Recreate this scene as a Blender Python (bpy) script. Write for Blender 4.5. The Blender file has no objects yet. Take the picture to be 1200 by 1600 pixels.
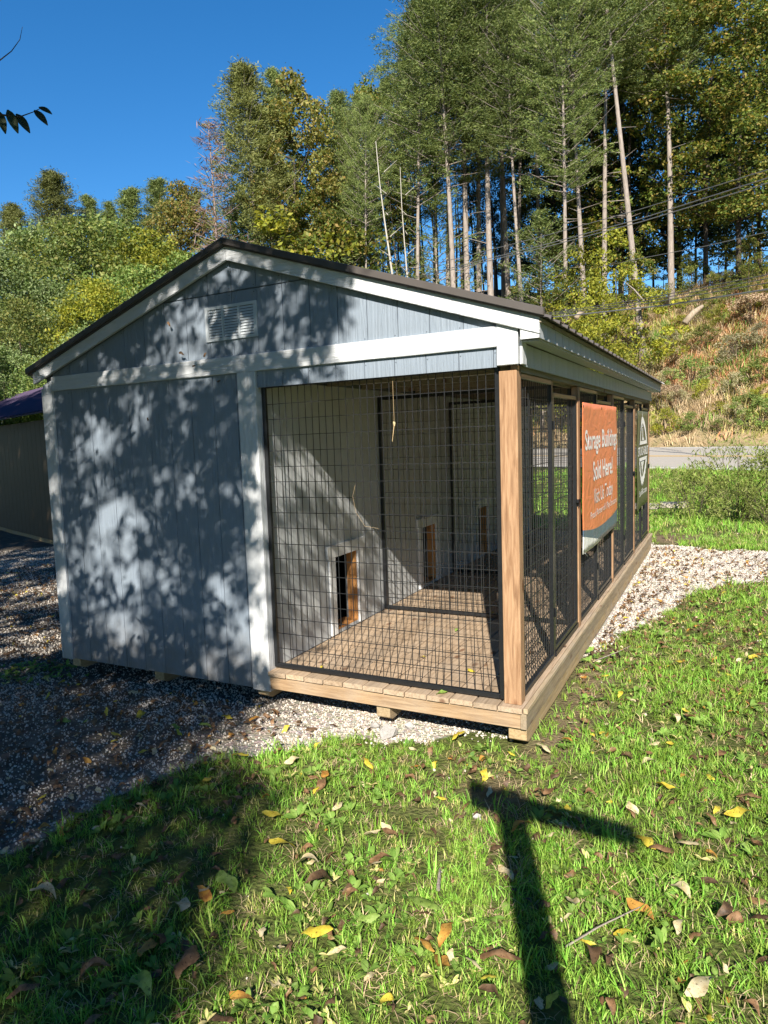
import bpy, math, random
import numpy as np
from mathutils import Vector, Matrix, noise as mnoise
R_ = random.Random(7)
rng = np.random.default_rng(7)
PI = math.pi
sc = bpy.context.scene
COL = sc.collection

# ------------------------------------------------------------------ camera
CAM = np.array([1.04214, -4.05002, 1.59829]); YAW, PITCH, ROLL, FPX = 0.51252, -0.09913, -0.04085, 1116.05517
SHX, SHY = -84.378, -2.571
_f = np.array([-math.sin(YAW)*math.cos(PITCH), math.cos(YAW)*math.cos(PITCH), math.sin(PITCH)])
_r = np.array([math.cos(YAW), math.sin(YAW), 0.0]); _u = np.cross(_r, _f)
_c, _s = math.cos(ROLL), math.sin(ROLL)
_r, _u = _c*_r + _s*_u, -_s*_r + _c*_u
cam = bpy.data.cameras.new('camera'); camo = bpy.data.objects.new('camera', cam); COL.objects.link(camo)
camo.matrix_world = Matrix(((_r[0], _u[0], -_f[0], CAM[0]), (_r[1], _u[1], -_f[1], CAM[1]), (_r[2], _u[2], -_f[2], CAM[2]), (0, 0, 0, 1)))
cam.sensor_fit = 'VERTICAL'; cam.sensor_height = 36; cam.sensor_width = 27
cam.lens = FPX/1600*36
cam.shift_x = -SHX/1600; cam.shift_y = SHY/1600
cam.clip_start = 0.05; cam.clip_end = 3000
sc.camera = camo

# ------------------------------------------------------------------ sky, sun, exposure
SUN_EL = math.radians(33.3); SUN_AZ = math.atan2(0.35, -1.0)
w = bpy.data.worlds.new('World'); sc.world = w; w.use_nodes = True
nt = w.node_tree; nt.nodes.clear()
sky = nt.nodes.new('ShaderNodeTexSky'); sky.sky_type = 'NISHITA'; sky.sun_disc = False
sky.sun_elevation = SUN_EL; sky.sun_rotation = SUN_AZ
sky.altitude = 300; sky.air_density = 1.0; sky.dust_density = 0.0; sky.ozone_density = 4.5
bg = nt.nodes.new('ShaderNodeBackground'); bg.inputs['Strength'].default_value = 0.082
wo = nt.nodes.new('ShaderNodeOutputWorld')
hs = nt.nodes.new('ShaderNodeHueSaturation'); hs.inputs['Saturation'].default_value = 1.27
nt.links.new(sky.outputs[0], hs.inputs['Color']); nt.links.new(hs.outputs[0], bg.inputs[0]); nt.links.new(bg.outputs[0], wo.inputs[0])
SDIR = np.array([0.35, -1.0, math.tan(SUN_EL)*math.hypot(0.35, 1.0)]); SDIR /= np.linalg.norm(SDIR)
sl = bpy.data.lights.new('sun', 'SUN'); sl.energy = 5.0; sl.angle = math.radians(0.53); sl.color = (1.0, 0.93, 0.82)
so = bpy.data.objects.new('sun', sl); COL.objects.link(so)
so.rotation_euler = Vector(SDIR).to_track_quat('Z', 'Y').to_euler(); so.location = (5, -20, 15)
sc.view_settings.view_transform = 'Standard'; sc.view_settings.look = 'None'
sc.view_settings.exposure = 1.05; sc.view_settings.gamma = 1.0; sc.view_settings.use_curve_mapping = False
sc.cycles.max_bounces = 6; sc.cycles.transparent_max_bounces = 8

def ray(px, py): return _f + _r*(px-600-SHX)/FPX + _u*(800+SHY-py)/FPX
def at(px, py, D):                       # a real point D metres (horizontally) from where the photographer stands
    d = ray(px, py); return CAM + d*D/math.hypot(d[0], d[1])
def proj(P):
    P = np.asarray(P, float); d = P - CAM; z = d@_f
    zz = np.where(z > 0.01, z, 0.01)
    return 600+SHX+FPX*(d@_r)/zz, 800+SHY-FPX*(d@_u)/zz, z
def in_frame(P, m=40):
    x, y, z = proj(P); return (z > 0.05) & (x > -m) & (x < 1200+m) & (y > -m) & (y < 1600+m)

# ------------------------------------------------------------------ materials
def new_mat(name):
    m = bpy.data.materials.new(name); m.use_nodes = True; nt = m.node_tree; nt.nodes.clear()
    out = nt.nodes.new('ShaderNodeOutputMaterial'); b = nt.nodes.new('ShaderNodeBsdfPrincipled')
    nt.links.new(b.outputs[0], out.inputs[0]); return m, nt, b, out
def N(nt, t, **k):
    n = nt.nodes.new(t)
    for a, v in k.items():
        if a in n.inputs: n.inputs[a].default_value = v
        else: setattr(n, a, v)
    return n
def ramp(nt, stops, fac=None, interp='LINEAR'):
    r = nt.nodes.new('ShaderNodeValToRGB'); cr = r.color_ramp; cr.interpolation = interp
    while len(cr.elements) < len(stops): cr.elements.new(0.5)
    for e, (p, c) in zip(cr.elements, stops):
        e.position = p; e.color = (*c, 1) if len(c) == 3 else c
    if fac is not None: nt.links.new(fac, r.inputs[0])
    return r
def mixc(nt, a, b, fac, mode='MIX'):
    m = nt.nodes.new('ShaderNodeMix'); m.data_type = 'RGBA'; m.blend_type = mode
    for s, v in ((m.inputs[6], a), (m.inputs[7], b), (m.inputs[0], fac)):
        if hasattr(v, 'is_linked') or hasattr(v, 'links'): nt.links.new(v, s)
        elif isinstance(v, (int, float)): s.default_value = v
        else: s.default_value = (*v, 1)
    return m.outputs[2]
def math_(nt, op, a, b=None, c=None, clamp=False):
    m = nt.nodes.new('ShaderNodeMath'); m.operation = op; m.use_clamp = clamp
    for i, v in enumerate((a, b, c)):
        if v is None: continue
        if hasattr(v, 'links'): nt.links.new(v, m.inputs[i])
        else: m.inputs[i].default_value = v
    return m.outputs[0]
def coords(nt, scale=(1, 1, 1), kind='Object', rnd=True):
    tc = nt.nodes.new('ShaderNodeTexCoord'); mp = nt.nodes.new('ShaderNodeMapping'); mp.inputs['Scale'].default_value = scale
    nt.links.new(tc.outputs[kind], mp.inputs[0])
    if rnd:
        oi = nt.nodes.new('ShaderNodeObjectInfo'); cb = nt.nodes.new('ShaderNodeCombineXYZ')
        v = math_(nt, 'MULTIPLY', oi.outputs['Random'], 37.0)
        for i in range(3): nt.links.new(v, cb.inputs[i])
        nt.links.new(cb.outputs[0], mp.inputs['Location'])
    return mp.outputs[0]
def noise(nt, vec, scale, detail=4, rough=.55, dist=0.0):
    n = N(nt, 'ShaderNodeTexNoise'); n.inputs['Scale'].default_value = scale; n.inputs['Detail'].default_value = detail
    n.inputs['Roughness'].default_value = rough; n.inputs['Distortion'].default_value = dist
    if vec is not None: nt.links.new(vec, n.inputs['Vector'])
    return n.outputs['Fac']
def bump(nt, h, b, strength=.3, dist=.01):
    bn = nt.nodes.new('ShaderNodeBump'); bn.inputs['Strength'].default_value = strength; bn.inputs['Distance'].default_value = dist
    nt.links.new(h, bn.inputs['Height']); nt.links.new(bn.outputs[0], b.inputs['Normal']); return bn
def stretch(ax, a=1.0, b=.06):
    s = [a, a, a]; s[ax] = b; return tuple(s)

def wood_mat(name, ax, light, mid, dark, rough=.75, weather=0.0):
    m, nt, b, o = new_mat(name)
    v = coords(nt, stretch(ax, 1, .07))
    g = noise(nt, v, 70, 5, .6, .6); g2 = noise(nt, v, 22, 3, .5, 2.0)
    r1 = ramp(nt, [(.36, dark), (.5, mid), (.6, light)], g)
    r2 = ramp(nt, [(.35, tuple(c*.78 for c in mid)), (.62, light)], g2)
    c = mixc(nt, r1.outputs[0], r2.outputs[0], .5)
    # knots
    vk = coords(nt, stretch(ax, 1, .45)); vo = N(nt, 'ShaderNodeTexVoronoi', Scale=6.5); nt.links.new(vk, vo.inputs['Vector'])
    kr = ramp(nt, [(.0, (1, 1, 1)), (.09, (.8, .8, .8)), (.16, (0, 0, 0))], vo.outputs['Distance'])
    c = mixc(nt, c, tuple(x*.55*y for x, y in zip(dark, (1.2, .8, .6))), kr.outputs[0])
    vb = coords(nt, (1, 1, 1)); st = noise(nt, vb, 3.0, 4, .6)
    sr = ramp(nt, [(.42, (0, 0, 0)), (.7, (1, 1, 1))], st)
    c = mixc(nt, c, (.30, .27, .23), math_(nt, 'MULTIPLY', sr.outputs[0], weather))
    oi = nt.nodes.new('ShaderNodeObjectInfo'); vr = math_(nt, 'MULTIPLY_ADD', oi.outputs['Random'], .35, .82)
    h = N(nt, 'ShaderNodeHueSaturation'); nt.links.new(c, h.inputs['Color']); nt.links.new(vr, h.inputs['Value'])
    nt.links.new(h.outputs[0], b.inputs['Base Color']); b.inputs['Roughness'].default_value = rough
    b.inputs['Specular IOR Level'].default_value = .25
    bump(nt, g, b, .35, .004); return m
def paint_mat(name, ax, col, var=.09, dirt=.4, bstr=.9, zdirt=None, rough=.55):
    # painted engineered siding with an embossed wood grain running along axis ax
    m, nt, b, o = new_mat(name)
    v = coords(nt, stretch(ax, 1, .06)); g = noise(nt, v, 60, 4, .6, 1.2); g2 = noise(nt, v, 18, 2, .5, 3.0)
    vb = coords(nt, (1, 1, 1), 'Object', False); st = noise(nt, vb, 2.3, 5, .65)
    c = mixc(nt, tuple(x*(1-var) for x in col), tuple(min(1, x*(1+var)) for x in col), g)
    sr = ramp(nt, [(.45, (0, 0, 0)), (.8, (1, 1, 1))], st)
    c = mixc(nt, c, tuple(x*.72*y for x, y in zip(col, (1.05, 1.0, .9))), math_(nt, 'MULTIPLY', sr.outputs[0], dirt))
    sp = noise(nt, vb, 90, 2, .5); sr2 = ramp(nt, [(.69, (0, 0, 0)), (.74, (1, 1, 1))], sp)
    c = mixc(nt, c, tuple(x*.6 for x in col), math_(nt, 'MULTIPLY', sr2.outputs[0], .45))
    if zdirt:
        geo = nt.nodes.new('ShaderNodeNewGeometry'); sx = nt.nodes.new('ShaderNodeSeparateXYZ'); nt.links.new(geo.outputs['Position'], sx.inputs[0])
        mr = N(nt, 'ShaderNodeMapRange'); mr.inputs[1].default_value = zdirt[0]; mr.inputs[2].default_value = zdirt[1]; mr.inputs[3].default_value = 1; mr.inputs[4].default_value = 0
        nt.links.new(sx.outputs[2], mr.inputs[0])
        n3 = noise(nt, vb, 9, 4, .6); f = math_(nt, 'MULTIPLY', mr.outputs[0], math_(nt, 'MULTIPLY', n3, 1.1), clamp=True)
        c = mixc(nt, c, (.17, .14, .11), f)
    nt.links.new(c, b.inputs['Base Color']); b.inputs['Roughness'].default_value = rough; b.inputs['Specular IOR Level'].default_value = .3
    hh = math_(nt, 'ADD', g, math_(nt, 'MULTIPLY', g2, 1.2)); bump(nt, hh, b, bstr, .006); return m
def simple_mat(name, col, rough=.6, metal=0.0, nscale=None, var=.15, bstr=0, spec=.4):
    m, nt, b, o = new_mat(name)
    if nscale:
        v = coords(nt); n = noise(nt, v, nscale, 5, .6)
        c = mixc(nt, tuple(x*(1-var) for x in col), tuple(x*(1+var) for x in col), n); nt.links.new(c, b.inputs['Base Color'])
        if bstr: bump(nt, n, b, bstr, .01)
    else: b.inputs['Base Color'].default_value = (*col, 1)
    b.inputs['Roughness'].default_value = rough; b.inputs['Metallic'].default_value = metal; b.inputs['Specular IOR Level'].default_value = spec
    return m
def leaf_mat(name, cols, trans=.35, rough=.6, objvar=.25, huevar=.0):
    # every leaf is its own mesh island and takes its own tint
    m = bpy.data.materials.new(name); m.use_nodes = True; nt = m.node_tree; nt.nodes.clear()
    out = nt.nodes.new('ShaderNodeOutputMaterial'); geo = nt.nodes.new('ShaderNodeNewGeometry')
    k = len(cols); r = ramp(nt, [(i/(k-1) if k > 1 else 0, c) for i, c in enumerate(cols)], geo.outputs['Random Per Island'])
    oi = nt.nodes.new('ShaderNodeObjectInfo'); h = N(nt, 'ShaderNodeHueSaturation')
    nzv = coords(nt); nz = noise(nt, nzv, 1.1, 2, .6); vmul = math_(nt, 'MULTIPLY', math_(nt, 'MULTIPLY_ADD', oi.outputs['Random'], objvar*2, 1-objvar), math_(nt, 'MULTIPLY_ADD', nz, 1.5, .28))
    nt.links.new(r.outputs[0], h.inputs['Color']); nt.links.new(vmul, h.inputs['Value'])
    if huevar: nt.links.new(math_(nt, 'MULTIPLY_ADD', oi.outputs['Random'], huevar*2, .5-huevar), h.inputs['Hue'])
    b = nt.nodes.new('ShaderNodeBsdfPrincipled'); b.inputs['Roughness'].default_value = rough; b.inputs['Specular IOR Level'].default_value = .3
    t = nt.nodes.new('ShaderNodeBsdfTranslucent'); mx = nt.nodes.new('ShaderNodeMixShader'); mx.inputs[0].default_value = trans
    nt.links.new(h.outputs[0], b.inputs['Base Color'])
    tc = mixc(nt, h.outputs[0], (1.25, 1.2, .6), 1.0, 'MULTIPLY'); nt.links.new(tc, t.inputs['Color'])
    nt.links.new(b.outputs[0], mx.inputs[1]); nt.links.new(t.outputs[0], mx.inputs[2]); nt.links.new(mx.outputs[0], out.inputs[0]); return m

SIDE = (.215, .258, .312); WHITE = (.55, .57, .59)
M = {}
M['siding'] = paint_mat('blue_grey_siding', 2, SIDE, zdirt=(-.2, .35))
M['siding_clean'] = paint_mat('blue_grey_siding_clean', 2, SIDE)
M['siding_side'] = paint_mat('side_siding', 2, (.42, .455, .48))
M['siding_back'] = simple_mat('siding_groove', (.10, .12, .145), .8)
M['inner'] = paint_mat('inner_wall_paint', 2, (.45, .47, .48), dirt=.5)
M['inner_back'] = simple_mat('inner_wall_groove', (.17, .18, .19), .8)
M['white_x'] = paint_mat('white_trim_paint_x', 0, WHITE, var=.03, bstr=.9, dirt=.25)
M['white_z'] = paint_mat('white_trim_paint_z', 2, WHITE, var=.03, bstr=.9, dirt=.25, zdirt=(-.2, .25))
M['white_y'] = paint_mat('white_trim_paint_y', 1, WHITE, var=.03, bstr=.9, dirt=.25)
M['door_trim'] = paint_mat('dog_door_trim_paint', 2, (.66, .67, .67), var=.03, bstr=.6, dirt=.5)
M['post'] = wood_mat('orange_pine_post', 2, (.40, .25, .145), (.30, .17, .09), (.15, .075, .038))
M['jamb'] = wood_mat('orange_pine_jamb', 2, (.60, .30, .10), (.50, .22, .07), (.36, .15, .05))
M['deck'] = wood_mat('deck_pine', 1, (.45, .335, .23), (.36, .26, .17), (.21, .14, .085), weather=.35)
M['rim_x'] = wood_mat('rim_pine_x', 0, (.36, .25, .15), (.28, .185, .105), (.17, .10, .055), weather=.4)
M['rim_y'] = wood_mat('rim_pine_y', 1, (.40, .31, .20), (.32, .245, .155), (.22, .16, .10), weather=.4)
M['skid'] = wood_mat('skid_timber', 1, (.46, .34, .19), (.38, .27, .14), (.26, .18, .09), weather=.6)
M['black'] = simple_mat('black_coated_steel', (.016, .017, .019), .38, 0, 40, .3, .1, .5)
M['tube'] = simple_mat('black_steel_tube', (.012, .013, .015), .32, 0, 30, .4, .05, .5)
M['roof'] = simple_mat('dark_bronze_metal_roofing', (.085, .075, .07), .34, .0, 8, .2, .03, .6)
M['ceil'] = wood_mat('bare_ceiling_sheathing', 1, (.30, .26, .20), (.25, .21, .155), (.20, .16, .11))
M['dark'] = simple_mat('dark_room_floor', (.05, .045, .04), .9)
M['vent'] = simple_mat('vent_plastic', (.50, .54, .57), .5, 0, 20, .06)

# ------------------------------------------------------------------ mesh helpers
def mesh_np(name, V, F, mats=None, smooth=False):
    """V (n,3), F (m,3|4) or list of arrays"""
    V = np.asarray(V, np.float32); me = bpy.data.meshes.new(name)
    Fs = F if isinstance(F, list) else [F]
    Fs = [np.asarray(f, np.int32) for f in Fs if len(f)]
    me.vertices.add(len(V)); me.vertices.foreach_set('co', V.ravel())
    tot = sum(f.size for f in Fs); me.loops.add(tot); me.loops.foreach_set('vertex_index', np.concatenate([f.ravel() for f in Fs]))
    n = sum(len(f) for f in Fs); me.polygons.add(n)
    lt = np.concatenate([np.full(len(f), f.shape[1], np.int32) for f in Fs]); ls = np.concatenate([[0], np.cumsum(lt)[:-1]]).astype(np.int32)
    me.polygons.foreach_set('loop_start', ls)
    try: me.polygons.foreach_set('loop_total', lt)
    except Exception: pass
    if smooth: me.polygons.foreach_set('use_smooth', np.ones(n, bool))
    me.update(calc_edges=True)
    for m in (mats or []): me.materials.append(m)
    return me
BOXF = [(0, 3, 2, 1), (4, 5, 6, 7), (0, 1, 5, 4), (1, 2, 6, 5), (2, 3, 7, 6), (3, 0, 4, 7)]
class MB:
    def __init__(s): s.v = []; s.f = []
    def box(s, a, b):
        x0, y0, z0 = a; x1, y1, z1 = b; n = len(s.v)
        s.v += [(x0, y0, z0), (x1, y0, z0), (x1, y1, z0), (x0, y1, z0), (x0, y0, z1), (x1, y0, z1), (x1, y1, z1), (x0, y1, z1)]
        s.f += [tuple(n+i for i in q) for q in BOXF]; return s
    def prism(s, pts, ax, lo, hi):      # polygon in the two other axes extruded along ax
        n = len(s.v); k = len(pts)
        def mk(p, t):
            if ax == 1: return (p[0], t, p[1])
            if ax == 0: return (t, p[0], p[1])
            return (p[0], p[1], t)
        s.v += [mk(p, lo) for p in pts] + [mk(p, hi) for p in pts]
        s.f += [tuple(n+i for i in range(k)), tuple(n+k+i for i in reversed(range(k)))]
        s.f += [(n+i, n+k+i, n+k+(i+1) % k, n+(i+1) % k) for i in range(k)]; return s
    def tube(s, pts, r, seg=6, caps=True):
        pts = [Vector(p) for p in pts]; rs = r if isinstance(r, (list, tuple)) else [r]*len(pts)
        n0 = len(s.v); up = Vector((0, 0, 1))
        for i, p in enumerate(pts):
            d = (pts[min(i+1, len(pts)-1)] - pts[max(i-1, 0)]).normalized()
            a = d.cross(up) if abs(d.z) < .95 else d.cross(Vector((1, 0, 0)))
            a.normalize(); b = d.cross(a)
            for k in range(seg):
                t = 2*PI*k/seg; s.v.append(tuple(p + (a*math.cos(t) + b*math.sin(t))*rs[i]))
        for i in range(len(pts)-1):
            for k in range(seg):
                A = n0+i*seg; B = A+seg; s.f.append((A+k, A+(k+1) % seg, B+(k+1) % seg, B+k))
        if caps:
            s.f.append(tuple(n0+k for k in reversed(range(seg)))); e = n0+(len(pts)-1)*seg; s.f.append(tuple(e+k for k in range(seg)))
        return s
    def build(s, name, mat, parent=None, loc=None, bevel=0, smooth=False):
        me = bpy.data.meshes.new(name); 
        o = bpy.data.objects.new(name, me); COL.objects.link(o)
        v = np.array(s.v); c = np.array(loc) if loc is not None else (v.min(0)+v.max(0))/2
        me.from_pydata([tuple(p) for p in (v-c)], [], s.f); me.update()
        for m in (mat if isinstance(mat, list) else [mat]): me.materials.append(m)
        if smooth: me.polygons.foreach_set('use_smooth', np.ones(len(me.polygons), bool))
        o.location = c
        if parent is not None: setp(o, parent)
        if bevel:
            md = o.modifiers.new('bevel', 'BEVEL'); md.width = bevel; md.segments = 1; md.limit_method = 'ANGLE'
        return o
WPOS = {}
def wpos(o):
    p = Vector(o.location); q = o.parent
    while q is not None: p = p + q.location; q = q.parent
    return p
def setp(o, parent):
    # parents here are never rotated or scaled when this is used, so only the location is offset
    o.parent = parent; o.location = Vector(o.location) - wpos(parent)
def tag(o, label=None, cat=None, group=None, kind=None):
    if label: o['label'] = label
    if cat: o['category'] = cat
    if group: o['group'] = group
    if kind: o['kind'] = kind
    return o
def empty(name, loc, label=None, cat=None, group=None):
    o = bpy.data.objects.new(name, None); COL.objects.link(o); o.location = loc; o.empty_display_size = .1
    return tag(o, label, cat, group)
def link(name, me, loc=(0, 0, 0), rot=(0, 0, 0), scl=(1, 1, 1), parent=None):
    o = bpy.data.objects.new(name, me); COL.objects.link(o); o.location = loc; o.rotation_euler = rot; o.scale = scl
    if parent is not None: o.parent = parent
    return o
def copy_tree(o, parent=None):
    c = o.copy(); COL.objects.link(c)
    if parent is not None: c.parent = parent
    for ch in list(o.children): copy_tree(ch, c)
    return c

# ------------------------------------------------------------------ terrain
RB = np.array([-1.193, 21.861]); RD = np.array([-.852, .5255]); RN = np.array([.5255, .852])
def su(x, y):
    dx, dy = np.asarray(x)-RB[0], np.asarray(y)-RB[1]
    return dx*RN[0]+dy*RN[1], dx*RD[0]+dy*RD[1]
def sm(a, b, t): t = np.clip((np.asarray(t, float)-a)/(b-a), 0, 1); return t*t*(3-2*t)
def lump(x, y):
    return (np.sin(x*.9+1.3*np.sin(y*.7))*np.cos(y*1.1+.5)*.5 + np.sin(x*2.3+y*1.7)*.25 + np.sin(x*.31-y*.43+2)*.6)
def terrain(x, y):
    x = np.asarray(x, float); y = np.asarray(y, float); s, u = su(x, y)
    z = np.full_like(s, -.285) + .012*lump(x*2, y*2)
    z = z + .02*lump(x*3.1, y*2.7)*sm(-14, -10, s)
    z = z - .22*np.exp(-((s+6.3)/1.6)**2) + .47*sm(-5.5, -.4, s)          # ditch, then up to the road
    road = .20 + .058*np.clip(s, 0, 7.5)
    z = z*(1-sm(-.5, -.1, s)) + (road-.07)*sm(-.5, -.1, s)
    left = sm(15, 45, u)
    crest = 9.6 + left*3.0 + .5*np.sin(u*.21)+.35*np.sin(u*.5+1)
    top = 20.5 + 2*np.sin(u*.13)
    t = np.clip((s-8.6)/(top-8.6), 0, 1); prof = (.82*t + .18*t*t*(3-2*t))
    rise = prof*(crest-.5) + 2.2*sm(0, 10, s-top) - .35*np.clip(s-34, 0, 40)
    z = z + rise*sm(8.2, 9.4, s) + sm(9, 12, s)*(.28*lump(x*.8, y*.8)+.16*lump(x*2.1+3, y*1.9))*sm(0, 1, 1)
    return z
def tz(x, y): return float(terrain(x, y))

def pl_edge(pts, x):   # y of a polyline at x
    xs = [p[0] for p in pts]; ys = [p[1] for p in pts]; return np.interp(x, xs, ys)
def gravel_mask(x, y):
    x = np.asarray(x, float); y = np.asarray(y, float)
    wob = .07*np.sin(x*7+y*3)+.05*np.sin(x*17-y*11)+.04*np.sin(y*23+x*5)
    # left yard: everything left of / behind the lawn edge
    edge = pl_edge([(-9, -9), (-3.2, -5.6), (-2.25, -3.2), (-1.95, -2.3), (-1.86, -1.75), (-1.83, -1.3), (-1.7, -.95), (-1.38, -.5), (-.84, -.2), (-.44, .02), (-.1, .2), (.0, 8)], x)
    a = sm(-.14, .14, (y-edge+wob))*(1-sm(-.25, .1, x))
    # right side patch
    hi = pl_edge([(-.5, 8.4), (0, 8.3), (1.53, 7.8), (4, 7.4), (9, 7.0)], x)
    lo = pl_edge([(-.5, 1.7), (.0, 1.9), (.31, 3.2), (.5, 3.75), (.75, 5.1), (1.45, 5.85), (3, 6.1), (9, 6.2)], x)
    b = sm(-.18, .18, y-lo+wob*1.6)*sm(-.12, .12, hi-y+wob)*sm(-.5, -.2, x)
    return np.clip(np.maximum(a, b), 0, 1)*(y < 8.6)*(x > -30)
def dirt_mask(x, y):
    d = np.exp(-(((x-.15)/.5)**2+((y-9.1)/.7)**2))*1.1
    d = np.maximum(d, .8*np.exp(-(((x+.02)/.25)**2+((y+.55)/.35)**2)))
    d = np.maximum(d, .9*np.exp(-(((x-.15)/.18)**2)*1.0)*(y > -.2)*(y < 3.2))
    return np.clip(d, 0, 1)

def warp(n, near, far, c):
    t = np.linspace(-1, 1, n); k = 4.2
    return c + near*t*8 + far*np.sign(t)*(np.expm1(k*np.abs(t)**1.6)/math.expm1(k))
gx = warp(420, 1.6, 500, 0.0); gy = warp(460, 2.2, 600, 8.0)
GX, GY = np.meshgrid(gx, gy); GZ = terrain(GX, GY)
V = np.stack([GX, GY, GZ], -1).reshape(-1, 3); nx, ny = len(gx), len(gy)
ii = (np.arange(ny-1)[:, None]*nx + np.arange(nx-1)[None]).ravel(); F = np.stack([ii, ii+1, ii+1+nx, ii+nx], -1)
gme = mesh_np('ground', V, F, smooth=True)
S_, U_ = su(GX, GY)
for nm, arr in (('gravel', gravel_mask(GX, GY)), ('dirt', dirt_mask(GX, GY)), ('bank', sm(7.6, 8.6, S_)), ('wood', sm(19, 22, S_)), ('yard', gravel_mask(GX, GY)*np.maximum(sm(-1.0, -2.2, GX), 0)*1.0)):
    a = gme.attributes.new(nm, 'FLOAT', 'POINT'); a.data.foreach_set('value', arr.astype(np.float32).ravel())
gm, nt, b, o = new_mat('ground_cover')
def attr(nt, nm): a = nt.nodes.new('ShaderNodeAttribute'); a.attribute_name = nm; return a.outputs['Fac']
v = coords(nt, rnd=False)
n1 = noise(nt, v, 9, 6, .65); n2 = noise(nt, v, 70, 4, .7); n3 = noise(nt, v, 1.3, 5, .6)
grass = mixc(nt, ramp(nt, [(.3, (.05, .06, .015)), (.5, (.12, .15, .035)), (.72, (.22, .21, .09))], n1).outputs[0], ramp(nt, [(.35, (.07, .05, .03)), (.6, (.09, .14, .03))], n2).outputs[0], .5)
soil = ramp(nt, [(.3, (.10, .07, .045)), (.55, (.22, .16, .10)), (.8, (.34, .26, .17))], n1).outputs[0]
vo = N(nt, 'ShaderNodeTexVoronoi', Scale=42.0); nt.links.new(v, vo.inputs['Vector'])
grav = mixc(nt, ramp(nt, [(.2, (.30, .25, .20)), (.5, (.46, .41, .34)), (.8, (.58, .53, .46))], n2).outputs[0], vo.outputs['Color'], .10)
bankc = mixc(nt, ramp(nt, [(.35, (.24, .19, .09)), (.5, (.42, .31, .19)), (.65, (.56, .43, .29))], n1).outputs[0], ramp(nt, [(.4, (.12, .14, .04)), (.6, (.36, .25, .14))], n3).outputs[0], .5)
c = mixc(nt, grass, soil, attr(nt, 'dirt')); c = mixc(nt, c, bankc, attr(nt, 'bank'))
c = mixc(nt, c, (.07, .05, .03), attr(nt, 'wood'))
gf = ramp(nt, [(.4, (0, 0, 0)), (.6, (1, 1, 1))], math_(nt, 'ADD', attr(nt, 'gravel'), math_(nt, 'MULTIPLY_ADD', n1, .5, -.25))).outputs[0]
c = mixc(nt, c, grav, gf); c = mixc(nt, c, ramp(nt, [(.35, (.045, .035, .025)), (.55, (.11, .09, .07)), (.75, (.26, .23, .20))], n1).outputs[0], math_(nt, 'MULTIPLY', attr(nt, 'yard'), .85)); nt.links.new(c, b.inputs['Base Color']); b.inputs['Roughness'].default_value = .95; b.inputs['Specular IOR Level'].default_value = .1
bump(nt, math_(nt, 'ADD', n2, vo.outputs['Distance']), b, .8, .02)
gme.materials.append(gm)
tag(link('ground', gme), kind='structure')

# road
def strip(name, s0, s1, dz, mat, u0=-120, u1=160, n=60):
    us = np.linspace(u0, u1, n); V = []
    for u in us:
        for s in (s0, s1):
            p = RB + RD*u + RN*s; V.append((p[0], p[1], .20+.058*s+dz))
    F = [(2*i, 2*i+1, 2*i+3, 2*i+2) for i in range(n-1)]
    return tag(link(name, mesh_np(name, V, np.array(F), [mat])), kind='structure')
rm, nt, b, o = new_mat('worn_asphalt'); v = coords(nt, rnd=False)
n1 = noise(nt, v, 60, 3, .7); n2 = noise(nt, v, .8, 4, .6)
c = mixc(nt, (.30, .28, .25), (.44, .41, .37), n1); c = mixc(nt, c, (.38, .34, .29), n2); nt.links.new(c, b.inputs['Base Color']); b.inputs['Roughness'].default_value = .9
strip('road', -.1, 7.6, 0, rm)
wl = simple_mat('white_road_paint', (.68, .68, .66), .7, 0, 12, .15); yl = simple_mat('yellow_road_paint', (.62, .40, .12), .7, 0, 12, .2)
strip('road_edge_line', .12, .27, .004, wl); strip('road_edge_line', 7.25, 7.38, .004, wl)
strip('road_centre_line', 3.72, 3.84, .004, yl); strip('road_centre_line', 3.96, 4.08, .004, yl)

# ------------------------------------------------------------------ SHED
W = 3.86; XK = -1.76; H = 1.97; L = 7.55; XC = -W/2; SL = .340
ZE = 2.228                                   # underside line of roof at x=0
def zr(x): return ZE + SL*(abs(XC) - abs(x-XC))         # roof deck height above the wall plane
shed = empty('dog_kennel_shed', (XC, L/2, -.28), 'long blue-grey shed with white trim and black wire dog runs along its right side', 'shed')
GAP = .0045
def boards(part, pts_fn, a0, a1, step, mat, axis='x', plane=0.0, th=.012, name='siding_board', phase=0.0):
    """siding strips between a0..a1; pts_fn(a,b) gives the outline (2D: along, z)"""
    k = a0; n = 0
    e = a0 - phase
    while e < a1 - 1e-6:
        s0 = max(a0, e); s1 = min(a1, e+step)
        if s1-s0 > .02:
            pts = pts_fn(s0+GAP/2, s1-GAP/2)
            m = MB(); m.prism(pts, 1 if axis == 'x' else 0, plane, plane+th); m.build(name, mat, part); n += 1
        e += step
def rect(z0, z1): return lambda a, b: [(a, z0), (b, z0), (b, z1), (a, z1)]
# front wall (left half): backing + 8 strips
fw = MB().box((-W+.01, .006, -.149), (XK-.06, .10, 2.08)).build('front_wall', M['siding_back'], shed)
boards(fw, rect(-.149, 2.075), -W+.10, XK-.15, .2032, M['siding'], 'x', -.008, .0135)
# header over the run
fh = MB().box((XK+.001, .006, H), (-.11, .04, 2.08)).build('front_header', M['siding_back'], shed)
boards(fh, rect(H-.005, 2.075), XK+.002, -.112, .2032, M['siding_clean'], 'x', -.008, .0135)
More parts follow.
